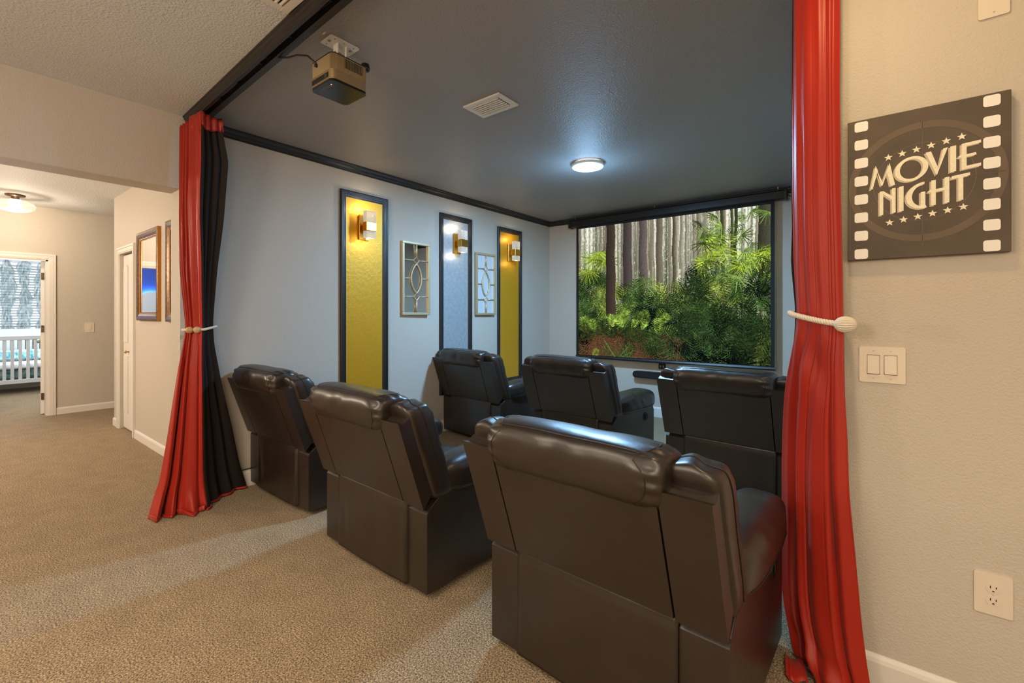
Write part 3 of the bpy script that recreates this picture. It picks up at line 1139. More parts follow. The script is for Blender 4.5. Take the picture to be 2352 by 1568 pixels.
# ------------------------------------------------------------------ left wall: panels, sconces, small mirrors
def panel(y0, y1, z0, z1, m, label):
    t = thing('wall_panel', label, 'wall panel', (XL, (y0 + y1) / 2, z0), 0, 'framed wall panels')
    w = (y1 - y0) / 2
    h = z1 - z0
    fw = .062
    # frame: stepped picture moulding, four mitred sides
    steps = [(0, 0), (0, .020), (.010, .026), (.018, .026), (.020, .020), (.034, .020), (.038, .014), (.050, .012), (.056, .007), (fw, .007), (fw, 0)]
    corners = lambda i: [(-w + i, i), (w - i, i), (w - i, h - i), (-w + i, h - i)]
    for s in range(4):
        b = bmesh.new()
        rows = []
        for (i, d) in steps:
            c = corners(i)
            rows.append((b.verts.new((d, c[s][0], c[s][1])), b.verts.new((d, c[(s + 1) % 4][0], c[(s + 1) % 4][1]))))
        for r0, r1 in zip(rows[:-1], rows[1:]):
            b.faces.new((r0[0], r0[1], r1[1], r1[0]))
        b.faces.new([r[0] for r in rows])
        b.faces.new([r[1] for r in rows][::-1])
        obj('frame_side', b, M_BLACKW, t)
    obj('foil', bx(0, .006, -w + fw - .004, w - fw + .004, fw - .004, h - fw + .004), m, t)
    return t


PZ0, PZ1 = .42, 2.493
panel(2.291, 2.813, PZ0, PZ1, M_GOLDP, 'tall black framed gold foil panel nearest the left curtain')
panel(3.521, 4.049, PZ0, PZ1, M_SILVERP, 'tall black framed silver foil panel, the middle of the three')
panel(4.544, 5.067, PZ0, PZ1, M_GOLDP, 'tall black framed gold foil panel nearest the screen')


def sconce(yc, label):
    t = thing('wall_sconce', label, 'wall lamp', (XL + .0065, yc, 2.165), 0, 'crystal wall sconces')
    obj('back_plate', bx(0, .022, -.055, .055, -.118, .118, .003, 1), M_GOLD, t)
    obj('arm', bx(.020, .075, -.018, .018, -.03, .03, .003, 1), M_GOLD, t)
    obj('clamp_band', bx(.070, .136, -.056, .056, -.042, .042, .004, 1), M_GOLD, t)
    for nm, z0, z1 in (('crystal_block', .042, .150), ('crystal_block', -.108, -.042)):
        b = bmesh.new()
        box(b, .074, .132, -.052, .052, z0, z1, .006, 2)
        obj(nm, b, M_CRYSTAL, t)
    return t


sconce(2.535, 'gold and crystal wall lamp on the gold panel nearest the curtain')
sconce(3.79, 'gold and crystal wall lamp on the silver panel')
sconce(4.81, 'gold and crystal wall lamp on the gold panel nearest the screen')
for yc, pw in ((2.535, 1.6), (3.79, 1.1), (4.81, .7)):
    point('sconce_bulb', (XL + .11, yc, 2.36), pw, (1.0, .80, .52), .02)
    point('sconce_bulb', (XL + .11, yc, 2.03), pw * .5, (1.0, .80, .52), .02)


def pane_mirror(yc, label, pane):
    w, z0, z1 = .183, 1.33, 2.107
    h = z1 - z0
    t = thing('pane_mirror', label, 'mirror', (XL + .008, yc, z0), -.040 if pane is M_MIRROR else 0, 'gold pane mirrors')
    fw, dp = .026, .032
    for (a0, a1, c0, c1) in ((-w, w, 0, fw), (-w, w, h - fw, h), (-w, -w + fw, fw, h - fw), (w - fw, w, fw, h - fw)):
        obj('frame_side', bx(.0, dp, a0, a1, c0, c1, .004, 2), M_CHAMP, t)
    obj('mirror_pane', bx(.004, .010, -w + .01, w - .01, .01, h - .01), pane, t)
    X = .022

    def bar(p0, p1, r=.007):
        b = bmesh.new()
        tube(b, [(X, p0[0], p0[1]), (X, p1[0], p1[1])], r, 8)
        return obj('muntin', b, M_CHAMP, t, True)
    zt, zb, zm = h - .195, .195, h / 2
    dd = .038
    bar((0, h - fw), (0, zt + dd), .011)
    bar((0, fw), (0, zb - dd), .011)
    for zc in (zt, zb):
        b = bmesh.new()
        tube(b, [(X, 0, zc + dd), (X, dd, zc), (X, 0, zc - dd), (X, -dd, zc)], .008, 8, True)
        obj('diamond', b, M_CHAMP, t)
        bar((-w + fw, zc), (-dd, zc))
        bar((dd, zc), (w - fw, zc))
    vw = .068
    half = zt - dd - zm
    b = bmesh.new()
    vp = []
    for s in (1, -1):
        for k in range(16):
            a = -1 + 2 * k / 16
            vp.append((X, s * vw * (1 - a * a) ** .85 if abs(a) < 1 else 0, zm + s * a * half))
    tube(b, vp, .009, 8, True)
    obj('almond_ring', b, M_CHAMP, t, True)
    bar((-w + fw, zm), (-vw, zm))
    bar((vw, zm), (w - fw, zm))
    return t


pane_mirror(3.168, 'gold pane mirror between the near gold panel and the silver panel', M_MIRROR)
pane_mirror(4.290, 'gold pane mirror between the silver panel and the far gold panel', M_PALEPANE)

# ------------------------------------------------------------------ projection screen
SX0, SX1, SZ0, SZ1 = -3.235, -.818, .762, 2.560
scr = thing('projection_screen', 'large pull-down projection screen with black case showing a forest picture', 'screen', ((SX0 + SX1) / 2, 5.70, 0))
cx = (SX0 + SX1) / 2
hw = (SX1 - SX0) / 2
b = bmesh.new()
prism(b, [(-.045, 2.690), (-.055, 2.675), (-.055, 2.600), (-.045, 2.588), (.035, 2.588), (.045, 2.600), (.045, 2.690)], -hw - .13, hw + .15, 'X', .006, 2)
obj('case', b, M_BLACK, scr)
for s in (-1, 1):
    x0 = s * hw + (-.13 if s < 0 else .15)
    obj('case_end_cap', bx(x0 - .012, x0 + .012, -.060, .048, 2.580, 2.696, .006, 2), M_BLACK, scr)
b = bmesh.new()
for (x0, x1, z0, z1) in ((-hw - .038, -hw, SZ0 - .012, 2.589), (hw, hw + .038, SZ0 - .012, 2.589), (-hw, hw, SZ0 - .012, SZ0), (-hw, hw, SZ1, 2.589)):
    box(b, x0, x1, -.0015, .0015, z0, z1)
obj('black_border', b, M_BLACKM, scr)
b = bmesh.new()
prism(b, [(-.012, SZ0 - .045), (.012, SZ0 - .045), (.014, SZ0 - .03), (.006, SZ0 - .010), (-.006, SZ0 - .010), (-.014, SZ0 - .03)], -hw - .045, hw + .045, 'X', .003, 1)
obj('bottom_bar', b, M_BLACK, scr)
for x in (-hw - .06, -.1, hw + .07):
    b = bmesh.new()
    tube(b, [(x, 0, 2.688), (x, .004, 2.715), (x, 0, 2.739)], .004, 6)
    obj('hanging_hook', b, M_STEEL, scr)
b = bmesh.new()
tube(b, [(hw + .15, -.02, 2.64), (hw + .21, -.02, 2.60), (hw + .22, .0, 2.63), (hw + .26, .06, 2.69)], .004, 6)
obj('cord', b, M_BLACK, scr, True)


def forest(nx, ny):
    """a forest clearing as colours on the screen, painted stroke by stroke"""
    R = RNG
    img = np.zeros((ny, nx, 3))
    yy, xx = np.mgrid[0:ny, 0:nx]
    X = xx / nx
    Y = yy / ny                         # 0 at the top

    def col(*c):
        return np.array(c, float)
    # hazy bright background
    base = col(190, 188, 172)[None, None] * (1 - Y[..., None]) + col(70, 84, 48)[None, None] * Y[..., None]
    stre = np.interp(X, np.linspace(0, 1, 150), R.uniform(.55, 1.30, 150))
    stre2 = np.interp(X, np.linspace(0, 1, 420), R.uniform(.8, 1.2, 420))
    img[:] = base * (stre * stre2)[..., None]
    # speckled leaf light
    for _ in range(5200):
        x, y = R.rand(), R.rand() * .62
        s = R.choice([-1, 1])
        c = col(240, 240, 226) if s > 0 else col(78, 88, 52)
        px, py = int(x * nx), int(y * ny)
        w, h = R.randint(1, 4), R.randint(1, 6)
        a = .35
        img[py:py + h, px:px + w] = img[py:py + h, px:px + w] * (1 - a) + c * a

    def trunk(x0, w, y1, c, lean=0.0, a=1.0):
        for yi in range(int(y1 * ny)):
            t = yi / ny
            xc = (x0 + lean * t + .002 * math.sin(t * 20)) * nx
            ww = w * nx * (1 + .25 * t) / 2
            i0, i1 = int(max(0, xc - ww)), int(min(nx, xc + ww + 1))
            if i1 <= i0:
                continue
            q = np.linspace(0, 1, i1 - i0)
            sh = (.75 + .55 * q * (1 - .3 * q)) * R.uniform(.9, 1.1, i1 - i0)
            img[yi, i0:i1] = img[yi, i0:i1] * (1 - a) + (col(*c)[None] * sh[:, None]) * a
    for _ in range(46):
        trunk(R.rand(), R.uniform(.006, .016), R.uniform(.35, .6), R.choice([0, 1]) * 20 + col(112, 104, 90), R.uniform(-.02, .02), .7)
    trunk(.305, .045, .62, (74, 66, 64), .005)
    trunk(.395, .040, .60, (92, 84, 80), .004)
    trunk(.485, .030, .52, (104, 96, 84), .002)
    trunk(.56, .012, .5, (84, 78, 62), 0)
    trunk(.975, .05, .6, (66, 66, 54), .01)
    trunk(.79, .012, .6, (62, 66, 44), .01)
    trunk(.835, .010, .6, (72, 76, 50), .015)
    trunk(.855, .012, .6, (56, 62, 40), -.012)
    trunk(.70, .05, .5, (128, 124, 108), 0, .4)
    # undergrowth: curved fronds of leaflets, back to front
    P, C = [], []

    def stroke(x0, y0, x1, y1, w, c):
        n = int(max(4, math.hypot((x1 - x0) * nx, (y1 - y0) * ny) * 1.6))
        t = np.linspace(0, 1, n)
        xs = (x0 + (x1 - x0) * t) * nx
        ys = (y0 + (y1 - y0) * t) * ny
        ww = w * nx * np.sin(np.clip(t * .9 + .08, 0, 1) * PI)
        k = int(max(1, math.ceil(w * nx)))
        for o in range(-k, k + 1):
            ok = np.abs(o) <= ww
            px, py = xs[ok], ys[ok] + o * .7
            m = (px >= 0) & (px < nx) & (py >= 0) & (py < ny)
            img[py[m].astype(int), px[m].astype(int)] = c * (1.0 + .08 * o / max(1, k))

    def frond(x, y, ln, ang, c, palm=False):
        if palm:
            k = 9
            for q in range(k):
                a = ang + (q - (k - 1) / 2) * .34
                l = ln * R.uniform(.7, 1.0)
                stroke(x, y, x + math.cos(a) * l, y + math.sin(a) * l * 1.3, .0042, c * R.uniform(.7, 1.25))
            return
        k = 9
        bend = R.uniform(-.9, .9)
        px, py = x, y
        for q in range(k):
            a = ang + bend * q / k
            nx_, ny_ = px + math.cos(a) * ln / k, py + math.sin(a) * ln / k * 1.3
            l = ln * .42 * math.sin(PI * (q + 1.2) / (k + 1.4))
            for s in (-1, 1):
                aa = a + s * 1.05
                stroke(px, py, px + math.cos(aa) * l, py + math.sin(aa) * l * 1.3, .0026, c * R.uniform(.65, 1.25))
            px, py = nx_, ny_
    # ground
    g = (Y > .80) & (X < .62)
    img[g] = (col(92, 66, 46) * R.uniform(.5, 1.3, (g.sum(), 1)))
    layers = []
    for _ in range(760):
        y = R.uniform(.34, 1.02)
        layers.append((y, R.rand()))
    layers.sort()
    for y, x in layers:
        hor = .60 - .12 * abs(x - .5) - (.10 if x > .62 else 0) - (.10 if x < .2 else 0)
        if y < hor - .05:
            continue
        if y > .86 and x < .42 and R.rand() < .75:
            continue
        br = .5 + .5 * noise.noise(Vector((x * 4.2, y * 4.8, .2)))
        dark = .80 - .45 * max(0, (x - .45)) / .55 * max(0, (y - .50)) / .5 - .16 * max(0, y - .5) + .22 * noise.noise(Vector((x * 7, y * 7, 3.3)))
        if br > .60:
            c = col(150, 166, 78) * R.uniform(.7, 1.2)
        elif br > .40:
            c = col(72, 98, 50) * R.uniform(.55, 1.3)
        else:
            c = col(22, 32, 20) * R.uniform(.5, 1.4)
        frond(x, y, R.uniform(.05, .13) * (.7 + .5 * y), -PI / 2 + R.uniform(-1.3, 1.3), c * dark, R.rand() < .18)
    # bright palms
    for (x, y, s) in ((.10, .24, .10), (.13, .20, .09), (.06, .34, .09), (.17, .28, .08), (.76, .16, .10), (.80, .22, .11), (.74, .28, .08), (.93, .30, .10), (.88, .36, .08), (.97, .27, .08), (.71, .34, .07)):
        for q in range(3):
            frond(x + R.uniform(-.02, .02), y + R.uniform(-.02, .02), s, PI / 2 + R.uniform(-1.2, 1.2), col(138, 158, 58) * R.uniform(.7, 1.2), True)
    for _ in range(26):
        frond(R.uniform(.62, 1.0), R.uniform(.02, .45), R.uniform(.05, .1), PI / 2 + R.uniform(-1.5, 1.5), col(96, 116, 60) * R.uniform(.5, 1.3), R.rand() < .5)
    # the dark near trunk
    trunk(.205, .050, .80, (62, 54, 46), .002)
    for _ in range(60):
        x, y = R.uniform(.02, .5), R.uniform(.72, .90)
        frond(x, y, R.uniform(.05, .10), -PI / 2 + R.uniform(-1.2, 1.2), (col(120, 146, 64) if y < .82 else col(58, 66, 34)) * R.uniform(.6, 1.2))
    for _ in range(50):
        frond(R.uniform(.48, 1.0), R.uniform(.80, 1.0), R.uniform(.08, .15), -PI / 2 + R.uniform(-1.4, 1.4), col(44, 60, 34) * R.uniform(.5, 1.4))
    img = np.clip(img, 2, 255)
    return np.clip(128 + (img - 112) * 1.28, 3, 252)


NX, NY = 460, 346
img = forest(NX, NY)
lin = np.where(img / 255 <= .04045, img / 255 / 12.92, ((img / 255 + .055) / 1.055) ** 2.4)
me = bpy.data.meshes.new('picture')
gx = np.linspace(-hw, hw, NX + 1)
gz = np.linspace(SZ1, SZ0, NY + 1)
VX, VZ = np.meshgrid(gx, gz)
co = np.stack([VX, np.full_like(VX, -.0035), VZ], -1).reshape(-1, 3)
idx = np.arange((NX + 1) * (NY + 1)).reshape(NY + 1, NX + 1)
quads = np.stack([idx[1:, :-1], idx[1:, 1:], idx[:-1, 1:], idx[:-1, :-1]], -1).reshape(-1, 4)
me.vertices.add(len(co))
me.vertices.foreach_set('co', co.ravel())
me.loops.add(quads.size)
me.loops.foreach_set('vertex_index', quads.ravel())
me.polygons.add(len(quads))
me.polygons.foreach_set('loop_start', np.arange(0, quads.size, 4))
me.polygons.foreach_set('loop_total', np.full(len(quads), 4))
me.update()
ca = me.color_attributes.new('picture', 'FLOAT_COLOR', 'CORNER')
cc = np.ones((len(quads), 4, 4))
cc[:, :, :3] = lin.reshape(-1, 1, 3)
ca.data.foreach_set('color', cc.ravel())
pm = bpy.data.materials.new('projected_picture')
pm.use_nodes = True
nt = pm.node_tree
pb = nt.nodes['Principled BSDF']
at = nt.nodes.new('ShaderNodeAttribute')
at.attribute_name = 'picture'
pb.inputs['Base Color'].default_value = (.004, .004, .004, 1)
pb.inputs['Specular IOR Level'].default_value = 0.0
pb.inputs['Roughness'].default_value = .8
nt.links.new(at.outputs['Color'], pb.inputs['Emission Color'])
pb.inputs['Emission Strength'].default_value = 0.95
link('picture', me, pm, scr)

bc = thing('floor_cable', 'black cord lying along the baseboard between curtain and recliner', 'cable', (0, 0, 0))
b = bmesh.new()
tube(b, [(XL + .012, 1.42, .134), (XL + .014, 1.50, .136), (XL + .016, 1.58, .134)], .004, 6)
obj('cord', b, M_BLACK, bc, True)
# sound bar below the screen
sb = thing('sound_bar', 'slim black sound bar on the wall below the screen', 'speaker', (-1.95, YB, .545))
b = bmesh.new()
prism(b, [(p[0], p[1]) for p in rrect(.96, .085, .038, 6)], -.085, 0, 'Y', .006, 2)
obj('body', b, M_BLACK, sb)
b = bmesh.new()
prism(b, [(p[0], p[1]) for p in rrect(.90, .060, .026, 6)], -.0865, -.080, 'Y')
obj('grille', b, M_BLACKM, sb)
wb = thing('control_box', 'tiny dark box with two pale squares on the wall above the sound bar', 'box', (-2.06, YB, .665))
obj('body', bx(-.045, .045, -.02, 0, -.035, .035, .003, 1), M_BLACK, wb)
for dx in (-.018, .018):
    obj('button', bx(dx - .008, dx + .008, -.023, -.019, -.012, .012), M_DOT, wb)

# ------------------------------------------------------------------ ceiling things
dl = thing('ceiling_light', 'round flat white ceiling light glowing cool over the theatre', 'ceiling light', (-2.025, 3.735, HC))
b = bmesh.new()
lathe(b, [(0, 0), (.105, 0), (.105, -.012), (0, -.012)], 40)
obj('backlight_ring', b, M_GLOW, dl, True)
b = bmesh.new()
lathe(b, [(.108, -.012), (.148, -.014), (.150, -.030), (.144, -.038), (.136, -.038), (.136, -.016), (.108, -.016), (.108, -.012)], 48)
obj('rim', b, M_WHITE, dl, True)
b = bmesh.new()
lathe(b, [(0, -.044), (.09, -.043), (.130, -.040), (.136, -.034), (.130, -.020), (0, -.020)], 48)
obj('diffuser', b, M_LAMP, dl, True)


def vent(loc, lx, ly, label, rows, cols):
    t = thing('air_vent', label, 'air vent', loc, 0)
    b = bmesh.new()
    fw = .038
    for (x0, x1, y0, y1) in ((-lx / 2, lx / 2, -ly / 2, -ly / 2 + fw), (-lx / 2, lx / 2, ly / 2 - fw, ly / 2), (-lx / 2, -lx / 2 + fw, -ly / 2 + fw, ly / 2 - fw), (lx / 2 - fw, lx / 2, -ly / 2 + fw, ly / 2 - fw)):
        box(b, x0, x1, y0, y1, -.012, 0, .003, 1)
    obj('frame', b, M_WHITE, t)
    obj('duct_back', bx(-lx / 2 + fw, lx / 2 - fw, -ly / 2 + fw, ly / 2 - fw, -.0012, -.0002), M_DARKHOLE, t)
    cw = (lx - 2 * fw) / cols
    rh = (ly - 2 * fw) / rows
    for c in range(cols):
        x0 = -lx / 2 + fw + c * cw + .003
        x1 = x0 + cw - .006
        for r in range(rows):
            y0 = -ly / 2 + fw + r * rh
            b = bmesh.new()
            prism(b, [(y0 + rh * .0, -.012), (y0 + rh * .35, -.0150), (y0 + rh * .58, -.0145), (y0 + rh * .58, -.0130), (y0 + rh * .35, -.0135), (y0 + rh * .0, -.0105)], x0, x1, 'X')
            obj('slat', b, M_WHITE, t)
        if c:
            obj('divider', bx(x0 - .006, x0, -ly / 2 + fw, ly / 2 - fw, -.013, -.001), M_WHITE, t)
    return t


vent((-1.972, 2.292, HC), .315, .210, 'white louvred air vent on the dark theatre ceiling', 6, 2)
vent((-1.955, .905, HC), .305, .205, 'white air vent on the cream ceiling at the top edge beside the trim', 6, 2)

# projector and its mount
pm_ = thing('projector_mount', 'white ceiling plate with swivel bracket holding the projector', 'bracket', (-2.152, 1.300, HC))
b = bmesh.new()
prism(b, rrect(.108, .165, .012, 4), -.004, 0, 'Z')
obj('plate', b, M_WHITE, pm_)
for (x, y) in ((-.0, -.060), (0, .060)):
    b = bmesh.new()
    lathe(b, [(0, -.0085), (.006, -.008), (.009, -.004), (0, -.003)], 12, (x, y, 0))
    obj('screw', b, M_STEEL, pm_, True)
for (x, y, w, h) in ((-.035, -.055, .010, .003), (.035, -.05, .010, .003), (-.035, .05, .010, .003), (.035, .055, .010, .003), (.036, 0, .006, .003)):
    obj('slot', bx(x - w / 2, x + w / 2, y - h / 2, y + h / 2, -.0046, -.0035), M_DARKHOLE, pm_)
for y in (-.026, .022):
    b = bmesh.new()
    prism(b, [(-.022, -.003), (.022, -.003), (.020, -.05), (.010, -.068), (-.010, -.068), (-.020, -.05)], y, y + .004, 'Y')
    obj('bracket_ear', b, M_WHITE, pm_)
b = bmesh.new()
tube(b, [(0, -.03, -.048), (0, .03, -.048)], .006, 10)
obj('pivot_bolt', b, M_STEEL, pm_, True)
b = bmesh.new()
lathe(b, [(0, -.119), (.012, -.119), (.012, -.055), (0, -.055)], 14)
obj('stem', b, M_WHITE, pm_, True)
b = bmesh.new()
lathe(b, [(0, -.082), (.020, -.082), (.024, -.100), (.026, -.106), (.022, -.112), (.018, -.118), (0, -.118)], 20, (.075, .100, .0))
obj('knob', b, M_BLACK, pm_, True)
b = bmesh.new()
tube(b, [(.0, .0, -.100), (.075, .100, -.106)], .006, 8)
obj('knob_arm', b, M_BLACK, pm_, True)

pj = thing('projector', 'champagne and black box projector hanging from the theatre ceiling', 'projector', (-2.137, 1.287, 2.480))
PW, PD, PH = .203, .202, .140


def shell(w, d, r, z0, z1, bev=0):
    b = bmesh.new()
    prism(b, rrect(w, d, r, 6), z0, z1, 'Z', bev, 2)
    return b


obj('lower_shell', shell(PW, PD, .026, .012, .060), M_PROJ, pj)
# fluted upper shell
b = bmesh.new()
out = rrect(PW, PD, .026, 10)
# resample the outline finely and flute it
pts = [Vector((p[0], p[1], 0)) for p in out] + [Vector((out[0][0], out[0][1], 0))]
Ls = [0]
for a, c in zip(pts[:-1], pts[1:]):
    Ls.append(Ls[-1] + (c - a).length)
N = 528
fl = []
for i in range(N):
    s = Ls[-1] * i / N
    fl.append((float(np.interp(s, Ls, [p.x for p in pts])), float(np.interp(s, Ls, [p.y for p in pts]))))
fl2 = []
for i in range(N):
    a, c = Vector(fl[i - 1]), Vector(fl[(i + 1) % N])
    t = (c - a).normalized()
    nrm = Vector((t.y, -t.x))
    k = -.0010 + .0012 * math.cos(2 * PI * i / 4)
    fl2.append((fl[i][0] + nrm.x * k, fl[i][1] + nrm.y * k))
prism(b, fl2, .0601, PH - .004, 'Z')
obj('fluted_shell', b, M_PROJ, pj)
obj('bottom_glass', shell(PW - .001, PD - .001, .026, 0, .0119, .003), M_PGLASS, pj)
obj('top_rim', shell(PW + .001, PD + .001, .026, PH - .0039, PH), M_BLACK, pj)
# touch strip on the glass
ts = []
for k in range(13):
    t = k / 12
    ts.append((-.082 + .150 * t, -.066 - .020 * math.sin(PI * t) ** .6))
for k in range(13):
    t = 1 - k / 12
    ts.append((-.082 + .150 * t, -.066 + .002 * math.sin(PI * t)))
tsu = []
for p in ts:
    if not tsu or (Vector(p) - Vector(tsu[-1])).length > 1e-4:
        tsu.append(p)
if (Vector(tsu[0]) - Vector(tsu[-1])).length < 1e-4:
    tsu.pop()
b = bmesh.new()
prism(b, tsu, -.0006, .0004, 'Z')
st = obj('touch_strip', b, M_PSTRIP, pj)
for k in range(7):
    x = .052 - k * .018
    b = bmesh.new()
    r = .0026 if k == 0 else .0010
    lathe(b, [(0, -.0010), (r, -.0010), (r, -.0004), (0, -.0004)], 10, (x, -.075, 0))
    obj('indicator', b, M_LED if k == 0 else M_DOT, st)
# port strip and sockets on the rear face
obj('port_strip', bx(-.085, .070, -PD / 2 - .0012, -PD / 2 + .004, .022, .048, .0008, 1), M_PGLASS, pj)
for i in range(3):
    for j in range(2):
        obj('port_mark', bx(.040 + j * .008, .0425 + j * .008, -PD / 2 - .0018, -PD / 2 - .0010, .027 + i * .006, .030 + i * .006), M_DOT, pj)
b = bmesh.new()
tube(b, [(-.036, -PD / 2 - .012, .108), (-.036, -PD / 2 + .004, .108)], .007, 10)
obj('power_socket', b, M_BLACK, pj, True)
# vent grille on the right face
gv = obj('vent_grille', bx(PW / 2 - .004, PW / 2 + .0006, -.035, .068, .085, .130), M_DARKHOLE, pj)
for k in range(17):
    y = -.034 + k * .1005 / 16
    obj('grille_bar', bx(PW / 2 - .002, PW / 2 + .0014, y, y + .0022, .085, .130), M_PROJ, gv)
b = bmesh.new()
tube(b, [(.02, PD / 2 - .004, .085), (.02, PD / 2 + .004, .085)], .030, 20)
obj('lens', b, M_PGLASS, pj, True)

# ceiling hook mark near the mount
mk = tag(obj('ceiling_anchor', bx(-2.132, -2.104, 1.187, 1.197, HC - .004, HC, .0015, 1), M_WHITE), 'tiny white plastic anchor left in the ceiling beside the projector plate', 'anchor')


# ------------------------------------------------------------------ sign wall: canvas, plates, outlet
SGY = 2.040
sg = thing('movie_canvas', 'dark canvas print with film strip edges reading MOVIE NIGHT', 'canvas', (.1545, YS, 1.534))
CW2, CH = .2025, .500


def sgx(x):
    return x - .1545


def sgz(z):
    return z - 1.534


obj('stretched_canvas', bx(-CW2, CW2, SGY - YS, -.0005, 0, CH, .0025, 2), M_CANVAS, sg)
Y0, Y1, Y2, Y3 = SGY - YS - .0005, SGY - YS - .0009, SGY - YS - .0013, SGY - YS - .0017
# film gate rings
def annulus(cx_, cz_, rx, rz, t, y, name, m, clip=True):
    b = bmesh.new()
    n = 72
    A, B, C, D = [], [], [], []
    cl = lambda x: max(-CW2 + .001, min(CW2 - .001, x))
    for k in range(n):
        a = 2 * PI * k / n
        for lst, r_, yy_ in ((A, 1.0, y), (B, 1.0 - t, y), (C, 1.0, y + .0003), (D, 1.0 - t, y + .0003)):
            lst.append(b.verts.new((cl(cx_ + rx * r_ * math.cos(a)), yy_, cz_ + rz * r_ * math.sin(a))))
    for k in range(n):
        j = (k + 1) % n
        for q in ((A[k], A[j], B[j], B[k]), (C[k], D[k], D[j], C[j]), (A[k], C[k], C[j], A[j]), (B[k], B[j], D[j], D[k])):
            try:
                b.faces.new(q)
            except ValueError:
                pass
    return obj(name, b, m, sg)


annulus(sgx(.153), sgz(1.786), .198, .200, .11, Y0, 'countdown_ring', M_RING)
annulus(sgx(.153), sgz(1.786), .128, .130, .010, Y0, 'countdown_ring', M_LINE)
obj('cross_line', bx(sgx(.1526), sgx(.1534), Y0, Y0 + .0003, sgz(1.570), sgz(1.985)), M_LINE, sg)
obj('cross_line', bx(sgx(-.03), sgx(.345), Y0, Y0 + .0003, sgz(1.7845), sgz(1.7853)), M_LINE, sg)
# perforations
for s in (0, 1):
    for k in range(8):
        xc = (-.0088, .3148)[s]
        zc = 1.5555 + k * .0649
        b = bmesh.new()
        prism(b, [(sgx(xc) + p[0], sgz(zc) + p[1]) for p in rrect(.0380, .0350, .007, 4)], Y1, Y1 + .0004, 'Y')
        obj('film_perforation', b, M_PRINTW, sg)


def star(x, z, r, name='star'):
    pts = []
    for k in range(10):
        a = PI / 2 + k * PI / 5
        q = r if k % 2 == 0 else r * .42
        pts.append((sgx(x) + q * math.cos(a), sgz(z) + q * math.sin(a)))
    b = bmesh.new()
    prism(b, pts, Y2, Y2 + .0004, 'Y')
    obj(name, b, M_PRINTC, sg)


for k in range(6):
    star(.0655 + k * .0364, 1.884 + k * .0058, .0122)
    star(.0689 + k * .0364, 1.658 + k * .0056, .0122)


def letter(polys, ch, ring=None):
    """polys: list of outlines in sign coordinates; a paler drop copy lies behind"""
    for (dx, dz, y, m, nm) in ((-.0045, -.0035, Y1, M_PRINTS, 'letter_shadow'), (0, 0, Y3, M_PRINTC, 'letter')):
        b = bmesh.new()
        for q_, pl in enumerate(polys):
            yq = y - .00006 * (q_ + 1)
            prism(b, [(sgx(p[0] + dx), sgz(p[1] + dz)) for p in pl], yq, yq + .0004, 'Y')
        if ring:
            (cx_, cz_, rx, rz, tx, tz, a0, a1, shear) = ring
            n = 48
            full = abs(a1 - a0) > 2 * PI - 1e-3
            cnt = n if full else n + 1
            rows = []
            for k in range(cnt):
                a = a0 + (a1 - a0) * k / n
                o_ = (cx_ + rx * math.cos(a), cz_ + rz * math.sin(a))
                i_ = (cx_ + (rx - tx) * math.cos(a), cz_ + (rz - tz) * math.sin(a))
                rows.append([b.verts.new((sgx(p[0] + dx), yy_, sgz(p[1] + dz + shear * (p[0] - cx_)))) for p in (o_, i_) for yy_ in (y, y + .0004)])
            rng = range(cnt) if full else range(cnt - 1)
            for k in rng:
                A, B = rows[k], rows[(k + 1) % cnt]
                b.faces.new((A[0], B[0], B[2], A[2]))
                b.faces.new((A[1], A[3], B[3], B[1]))
                b.faces.new((A[0], A[1], B[1], B[0]))
                b.faces.new((A[2], B[2], B[3], A[3]))
            if not full:
                b.faces.new((rows[0][0], rows[0][2], rows[0][3], rows[0][1]))
                b.faces.new((rows[-1][0], rows[-1][1], rows[-1][3], rows[-1][2]))
        o = obj(nm, b, m, sg)


# M O V I E
letter([[(.0170, 1.7800), (.0230, 1.7812), (.0375, 1.8440), (.0310, 1.8620)],
        [(.0310, 1.8620), (.0345, 1.8470), (.0520, 1.7960), (.0500, 1.7895), (.0465, 1.7890)],
        [(.0465, 1.7890), (.0520, 1.7960), (.0672, 1.8500), (.0690, 1.8650)],
        [(.0610, 1.8380), (.0690, 1.8650), (.0835, 1.7865), (.0715, 1.7845)]], 'M')
letter([], 'O', (.1255, 1.8330, .0425, .0415, .0130, .0085, 0, 2 * PI, .09))
letter([[(.1610, 1.8795), (.1745, 1.8815), (.1925, 1.8215), (.1885, 1.7990)], [(.1885, 1.7990), (.1925, 1.8215), (.2040, 1.8845), (.2150, 1.8860)]], 'V')
letter([[(.2205, 1.8030), (.2345, 1.8042), (.2345, 1.8880), (.2205, 1.8865)]], 'I')
letter([[(.2470, 1.8055), (.2585, 1.8068), (.2585, 1.8905), (.2470, 1.8890)],
        [(.2585, 1.8798), (.2910, 1.8838), (.2910, 1.8935), (.2585, 1.8905)],
        [(.2470, 1.8440), (.2810, 1.8480), (.2795, 1.8560), (.2470, 1.8525)], [(.2390, 1.8470), (.2470, 1.8440), (.2470, 1.8525), (.2440, 1.8550)],
        [(.2585, 1.8068), (.2910, 1.8108), (.2910, 1.8205), (.2585, 1.8168)]], 'E')
